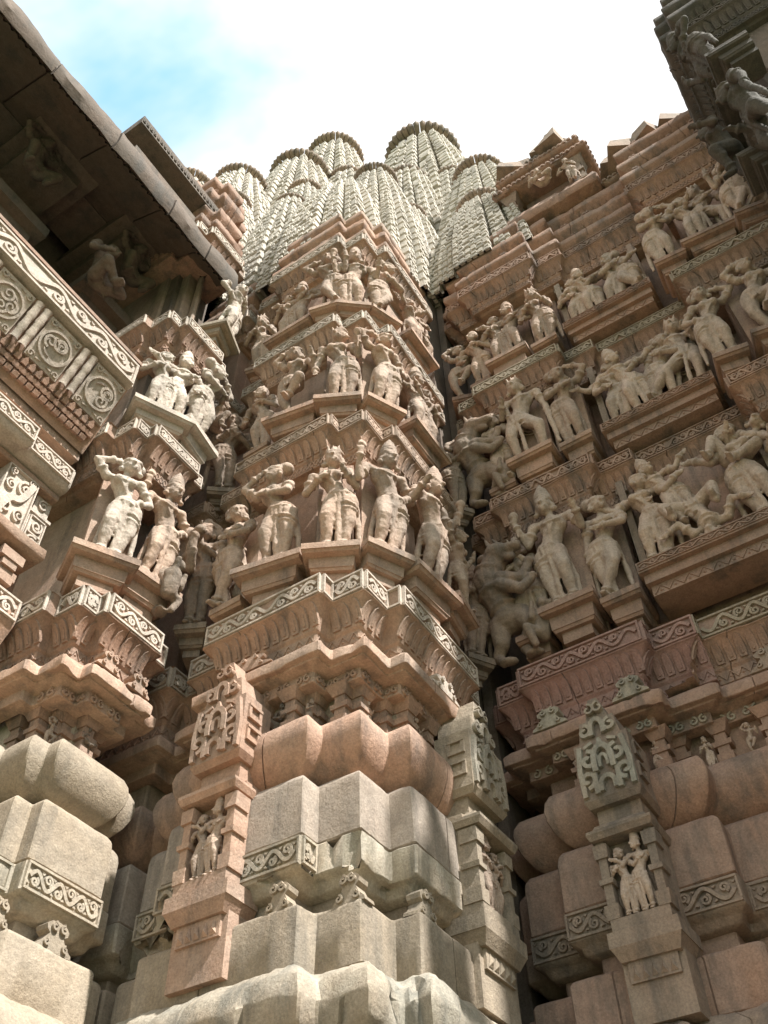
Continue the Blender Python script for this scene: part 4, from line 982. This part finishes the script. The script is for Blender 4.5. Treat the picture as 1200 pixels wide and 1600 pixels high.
def couple(label, p, face, h, mat='figure', ped=(.34, .16, .18), gap=.085, pedmat=None, group='carved couples', mir=False, keys=('hug_m', 'hug_w')):
    if ped: p, h = settle(p, h)
    o = empty('statue_pair', label, 'statue', p, group, R(face))
    for key, x, m_ in ((keys[0], gap if not mir else -gap, mir), (keys[1], -gap if not mir else gap, mir)):
        me = FIG[key]; b = bpy.data.objects.new('figure', me); COL.objects.link(b); b.parent = o
        if not me.materials: me.materials.append(M[mat])
        b.material_slots[0].link = 'OBJECT'; b.material_slots[0].material = M[mat]
        hh = h*(1.0 if key == keys[0] else .92); hh *= 1.06; b.scale = (-hh*FAT if m_ else hh*FAT, hh*FAT, hh); b.location = (x*h, 0, 0)
    if ped:
        q = bpy.data.objects.new('pedestal', pedestal_mesh(*ped)); COL.objects.link(q); q.parent = o
        if not q.data.materials: q.data.materials.append(M[pedmat or 'pink'])
        q.material_slots[0].link = 'OBJECT'; q.material_slots[0].material = M[pedmat or 'pink']
    return o
A_X, A_Y = -90, 0      # facing -x / facing -y
# --- left bay; grey figures carry the recess shade in their colour
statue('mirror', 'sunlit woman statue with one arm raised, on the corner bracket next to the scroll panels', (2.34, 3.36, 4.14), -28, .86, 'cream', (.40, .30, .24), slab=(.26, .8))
statue('guard', 'sunlit crowned statue with hands raised, lower tier of the left bay', (2.66, 3.34, 4.20), -8, .88, 'figure', (.42, .26, .24))
statue('beast', 'rearing lion statue in shadow behind the praying woman, lower left recess', (2.90, 3.49, 4.0), 40, .90, 'grey', None, name='lion_statue', cat='statue')
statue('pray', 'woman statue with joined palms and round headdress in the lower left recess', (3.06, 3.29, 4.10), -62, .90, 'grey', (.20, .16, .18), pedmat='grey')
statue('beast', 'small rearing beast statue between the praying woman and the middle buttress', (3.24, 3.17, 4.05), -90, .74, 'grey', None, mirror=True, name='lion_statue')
couple('sunlit embracing pair on the left bay, second tier, beside the balcony rail', (2.45, 3.35, 5.74), -25, .80, 'cream', (.46, .28, .2), pedmat='cream')
statue('twist', 'sunlit statue twisting with raised arm at the right end of the left bay, second tier', (2.76, 3.33, 5.82), 10, .90, 'cream', (.40, .26, .24), pedmat='cream')
statue('dwarf', 'stooping dwarf statue clinging at the corner of the left bay, second tier', (2.99, 3.42, 5.98), 50, .62, 'grey', None)
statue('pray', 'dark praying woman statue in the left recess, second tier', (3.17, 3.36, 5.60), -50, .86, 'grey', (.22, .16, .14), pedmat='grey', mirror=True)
statue('bear', 'small pale statue standing right under the end of the left eave', (2.84, 3.34, 7.42), 20, .84, 'cream', (.34, .24, .2), pedmat='buff')
statue('hold', 'shaded statue in the left recess of the middle buttress, third tier', (3.20, 3.20, 7.22), -75, .74, 'figgrey', (.22, .16, .16))
# --- middle buttress, lower tier
statue('lean', 'slender woman statue at the left edge of the middle buttress, lower tier', (3.02, 2.95, 4.07), -90, .86, 'figure', (.24, .16, .18), slab=(.24, .86))
statue('twist', 'full hipped woman statue with raised arm, lower tier left of the corner', (2.95, 2.60, 4.15), -80, .88, 'figure', (.46, .26, .24), mirror=True)
statue('hold', 'frontal woman statue holding a cup at the corner of the buttress, lower tier', (3.02, 2.22, 4.12), -62, .86, 'figure', (.34, .26, .22), slab=(.22, .9))
statue('guard', 'crowned statue turned to its side, lower tier right of the corner', (3.21, 2.00, 4.14), -25, .90, 'figure', (.32, .24, .22), slab=(.24, .92))
statue('deity', 'sunlit male statue with raised arm on the right face, lower tier', (3.55, 1.90, 4.12), -5, .96, 'figure', (.44, .24, .24), mirror=True)
statue('stretch', 'small sunlit statue at the right end of the right face, lower tier', (3.86, 1.89, 4.16), 8, .70, 'figure', (.32, .22, .22))
# second tier
statue('bear', 'small statue at the left edge of the middle buttress, second tier', (3.07, 2.93, 5.68), -90, .72, 'figure', (.22, .16, .14), slab=(.22, .8))
statue('dance', 'statue of a dancer with a lifted leg, second tier left of the corner', (3.0, 2.58, 5.76), -80, .80, 'figure', (.44, .26, .24))
statue('lotus', 'tall statue looking up at the corner of the buttress, second tier', (3.06, 2.24, 5.74), -62, .84, 'figure', (.34, .26, .22), slab=(.22, .86))
statue('mirror', 'statue with bent arm right of the corner, second tier of the buttress', (3.25, 2.02, 5.72), -25, .88, 'figure', (.32, .24, .2), slab=(.24, .9))
couple('sunlit embracing pair on the right face of the buttress, second tier', (3.70, 1.94, 5.78), 0, .80, 'figure', (.50, .24, .24), mir=True)
# third tier
couple('embracing pair at the left of the middle buttress, third tier', (3.08, 2.76, 7.24), -90, .72, 'figure', (.48, .24, .22))
statue('stretch', 'statue with arm over its head left of the corner, third tier', (3.08, 2.38, 7.26), -75, .82, 'figure', (.30, .24, .2))
statue('deity', 'slender statue at the corner, third tier of the buttress', (3.16, 2.20, 7.22), -50, .82, 'figure', (.28, .24, .18))
statue('lean', 'pale rounded statue right of the corner, third tier of the buttress', (3.36, 2.06, 7.22), -20, .84, 'figure', (.30, .24, .18))
couple('entwined pair on the right face of the buttress, third tier', (3.78, 1.98, 7.24), 0, .76, 'figure', (.46, .24, .22), keys=('club', 'side'))
# --- recess right of the buttress; its shade is put into the grey figures' colour
statue('pray', 'dark praying statue in the narrow recess right of the buttress, lower tier', (4.27, 1.98, 4.08), -30, .78, 'grey', (.2, .16, .16), pedmat='grey')
statue('beast', 'rearing lion statue trampling a crouching man beside the red frieze', (4.42, 1.82, 4.0), -70, .98, 'grey', None, mirror=True, name='lion_statue')
statue('pray', 'dark praying statue in the right recess, second tier', (4.31, 2.0, 5.62), -35, .76, 'grey', (.2, .16, .16), pedmat='grey', mirror=True)
statue('beast', 'rearing lion statue in the right recess, second tier', (4.44, 1.86, 5.62), -70, .94, 'grey', None, mirror=True, name='lion_statue')
statue('dance', 'small dancing statue in the right recess, third tier', (4.44, 1.86, 7.2), -70, .74, 'figgrey', (.24, .16, .16), pedmat='wall')
# --- right wall, lower tier
statue('hold', 'woman statue standing on a small block left of the crowned god, lower right tier', (4.38, 1.60, 4.17), -90, .84, 'figgrey', (.22, .20, .24), pedmat='wall')
statue('deity', 'tall crowned god statue on the right wall, lower tier', (4.31, 1.31, 4.24), -90, .98, 'figgrey', (.38, .26, .26), pedmat='wall', slab=(.34, .9))
statue('lean', 'standing figure with folded arm right of the crowned god, lower tier', (4.38, .99, 4.18), -90, .90, 'figgrey', (.26, .24, .24), pedmat='wall', slab=(.22, .9))
statue('stretch', 'slim statue with arms over its head, right wall second tier, nearest the recess', (4.38, 1.62, 5.70), -90, .86, 'figgrey', (.22, .18, .18), pedmat='wall')
statue('club', 'broad male statue with raised arm, right wall second tier', (4.33, 1.34, 5.84), -90, .92, 'figgrey', (.38, .26, .28), pedmat='pink', slab=(.32, .9))
statue('twist', 'warm toned statue with crossed arms, right wall second tier', (4.37, .99, 5.80), -90, .90, 'figure', (.26, .22, .24), pedmat='pink', slab=(.22, .9))
statue('mirror', 'slim pale statue leaning on the right wall beside the panel of four figures', (4.22, -.20, 5.72), -80, .82, 'figgrey', (.24, .22, .22), pedmat='wall', mirror=True)
statue('dance', 'thick set statue at the right edge of the picture, second tier', (4.22, -.56, 5.76), -80, .84, 'figgrey', (.4, .22, .2), pedmat='wall', slab=(.4, .9))
statue('bear', 'small statue at the left end of the right wall, third tier', (4.40, 1.66, 7.22), -90, .74, 'figure', (.2, .18, .16), pedmat='wall')
couple('pair of statues on a bracket of the right wall, third tier', (4.34, 1.36, 7.30), -90, .80, 'figure', (.40, .26, .26), pedmat='pink')
statue('hold', 'warm lit single statue right of the pair, right wall third tier', (4.37, 1.02, 7.26), -90, .80, 'figure', (.24, .22, .24), pedmat='pink', slab=(.22, .84))
statue('twist', 'embracing statue right of the row of dancers, third tier', (4.22, -.16, 7.24), -85, .80, 'figgrey', (.26, .22, .22), pedmat='wall', slab=(.24, .86))
couple('pair of statues under the dark ledge at upper right, third tier', (4.20, -.50, 7.28), -85, .78, 'figgrey', (.46, .22, .22), pedmat='wall', keys=('club', 'side'))
statue('stretch', 'statue with bent arm near the right edge, third tier beside the dark projection', (4.16, -.84, 7.22), -80, .78, 'figgrey', (.28, .2, .18), pedmat='wall', mirror=True)
# --- figure panels
def panel(label, x, y0, y1, z0, z1, figs, mat='figgrey', slabmat='wall'):
    o = wroot('relief_panel', label, 'relief', (x, (y0+y1)/2, z0), 'large figure panels of the right wall')
    mb = MB(); mb.box(x+.10, x+.25, y1, y0, z0-.12, z1+.05); mb.build('back_slab', slabmat, o, jit=.003)
    mb = MB(); mb.box(x-.10, x+.25, y1-.01, y0+.01, z0-.09, z0); mb.box(x-.06, x+.25, y1+.01, y0-.01, z0-.16, z0-.09); mb.box(x-.02, x+.25, y1+.03, y0-.03, z0-.24, z0-.16); lg = mb.build('ledge', slabmat, o, jit=.006)
    zigzag(lg, [(x-.02, y0-.04), (x-.02, y1+.04)], 0, z0-.235, z0-.165, slabmat, step=.09)
    mb = MB(); scroll(mb, lambda u, v, w_: (x-.10-w_, y0-u, z0-.078+v), y0-y1, .066, .010, dens=2.6); mb.build('scroll_carving', slabmat, lg)
    for yy in (y0, y1+.05):
        mb = MB(); mb.box(x+.03, x+.2, yy-.05, yy, z0-.02, z1+.08); mb.box(x+.05, x+.2, yy-.065, yy+.015, z1-.02, z1+.03); mb.build('frame_strip', 'grey', o, jit=.003)
    for key, dy, dz, h, rl, tw, mir in figs:
        me = FIG[key]; b = bpy.data.objects.new('figure', me); COL.objects.link(b); b.parent = o
        if not me.materials: me.materials.append(M[mat])
        b.material_slots[0].link = 'OBJECT'; b.material_slots[0].material = M[mat]
        b.location = Vector((x, y0-dy, z0+dz))-Vector(o.location)
        b.rotation_euler = (Matrix.Rotation(R(-90+tw), 4, 'Z') @ Matrix.Rotation(R(rl), 4, 'Y')).to_euler()
        b.scale = (-h*1.15 if mir else h*1.15, h*1.25, h)
    return o
panel('large panel of entwined acrobatic figures on the right wall, lower tier', 4.47, .86, -.14, 4.34, 5.2, [
    ('side', .13, .0, .94, 3, 0, False), ('invert', .46, .72, .84, 178, 0, False), ('hug_m', .40, .22, .80, -14, 0, True), ('arch', .58, .30, .84, 40, 0, True), ('side', .88, .0, 1.02, -5, 0, True)])
panel('panel of four tangled standing figures on the right wall, second tier', 4.47, .80, -.04, 5.80, 6.66, [
    ('side', .13, 0, .86, 4, 0, False), ('hug_m', .33, .0, .94, -8, 10, True), ('lean', .48, .0, .88, 10, 0, False), ('club', .66, .0, .98, 6, 0, True)])
panel('panel with a row of four dancers on the right wall, third tier', 4.47, .84, .06, 7.34, 8.16, [
    ('hug_w', .12, 0, .80, 4, 0, False), ('hug_m', .29, .0, .86, -4, 10, True), ('side', .46, .0, .84, 6, 0, False), ('lean', .64, .0, .90, -6, 0, True)])
# --- couples in the niches
couple('small worn couple in the pink niche at the left foot of the middle buttress', (2.905, 2.77, 2.165), -90, .38, 'figure', None, gap=.115, keys=('hug_n', 'hug_w'))
couple('small couple in the niche on the right foot of the middle buttress', (3.90, 1.875, 2.15), 0, .39, 'figure', None, gap=.115, mir=True, keys=('hug_n', 'hug_w'))
couple('small couple in the brown niche at the foot of the right wall', (4.19, 1.27, 2.11), -90, .39, 'figgrey', None, gap=.115, keys=('hug_n', 'hug_w'))
# --- dark figures of the balcony and the projection
for i, (x, lab) in enumerate(((.98, 'big bellied dwarf statue holding up the dark eave at far left'), (2.16, 'dark dwarf statue crouching under the eave near the left bay'))):
    statue('dwarf', lab, (x, 4.06, 7.68), 10, .95, 'dark', None, group='dwarf brackets under the eave')
statue('sit', 'dim seated statue on the balcony rail beside the left bay', (1.86, 4.0, 7.05), 25, 1.0, 'dark', None, group='dwarf brackets under the eave')
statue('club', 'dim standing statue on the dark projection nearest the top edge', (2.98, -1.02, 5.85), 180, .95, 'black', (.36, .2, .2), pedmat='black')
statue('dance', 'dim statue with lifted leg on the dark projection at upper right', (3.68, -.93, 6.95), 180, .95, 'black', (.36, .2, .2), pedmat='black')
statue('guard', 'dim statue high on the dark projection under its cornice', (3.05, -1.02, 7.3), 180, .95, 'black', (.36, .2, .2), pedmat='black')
statue('hold', 'dim statue in the dark corner where the projection meets the right wall', (4.10, -.95, 7.3), -135, .86, 'grey', (.28, .2, .2), pedmat='grey')
statue('sit', 'small pale seated statue in the roof porch on the skyline', (4.52, .62, 10.12), -90, .62, 'figgrey', None)
statue('bear', 'tiny statue beside the roof porch opening', (4.5, .30, 10.06), -90, .5, 'figgrey', None)
# small reliefs between the colonnettes of the gallery
for par, P, segs in ((bay_c, BCEN, [6, 7, 9, 11]), (bay_l, BLEFT, [3, 5]), (bay_r, BRIGHT, [5, 7, 9])):
    kk = 0
    for i in segs:
        a, b, t, n, l = seginfo(P, -.12, i); k = max(1, round(l/.24))
        for j in range(k):
            u = l*(j+.5)/k; key = ('dance', 'sit', 'club', 'hold')[kk % 4]; kk += 1
            q = bpy.data.objects.new('relief_figure', FIG[key]); COL.objects.link(q); q.parent = par; q.matrix_parent_inverse = Matrix.Translation(-par.location)
            q.location = (a.x+t.x*u, a.y+t.y*u, 2.965); q.rotation_euler = (0, 0, math.atan2(n.x, -n.y)); q.scale = (.23, .23, .23)
            if not FIG[key].materials: FIG[key].materials.append(M['figure'])
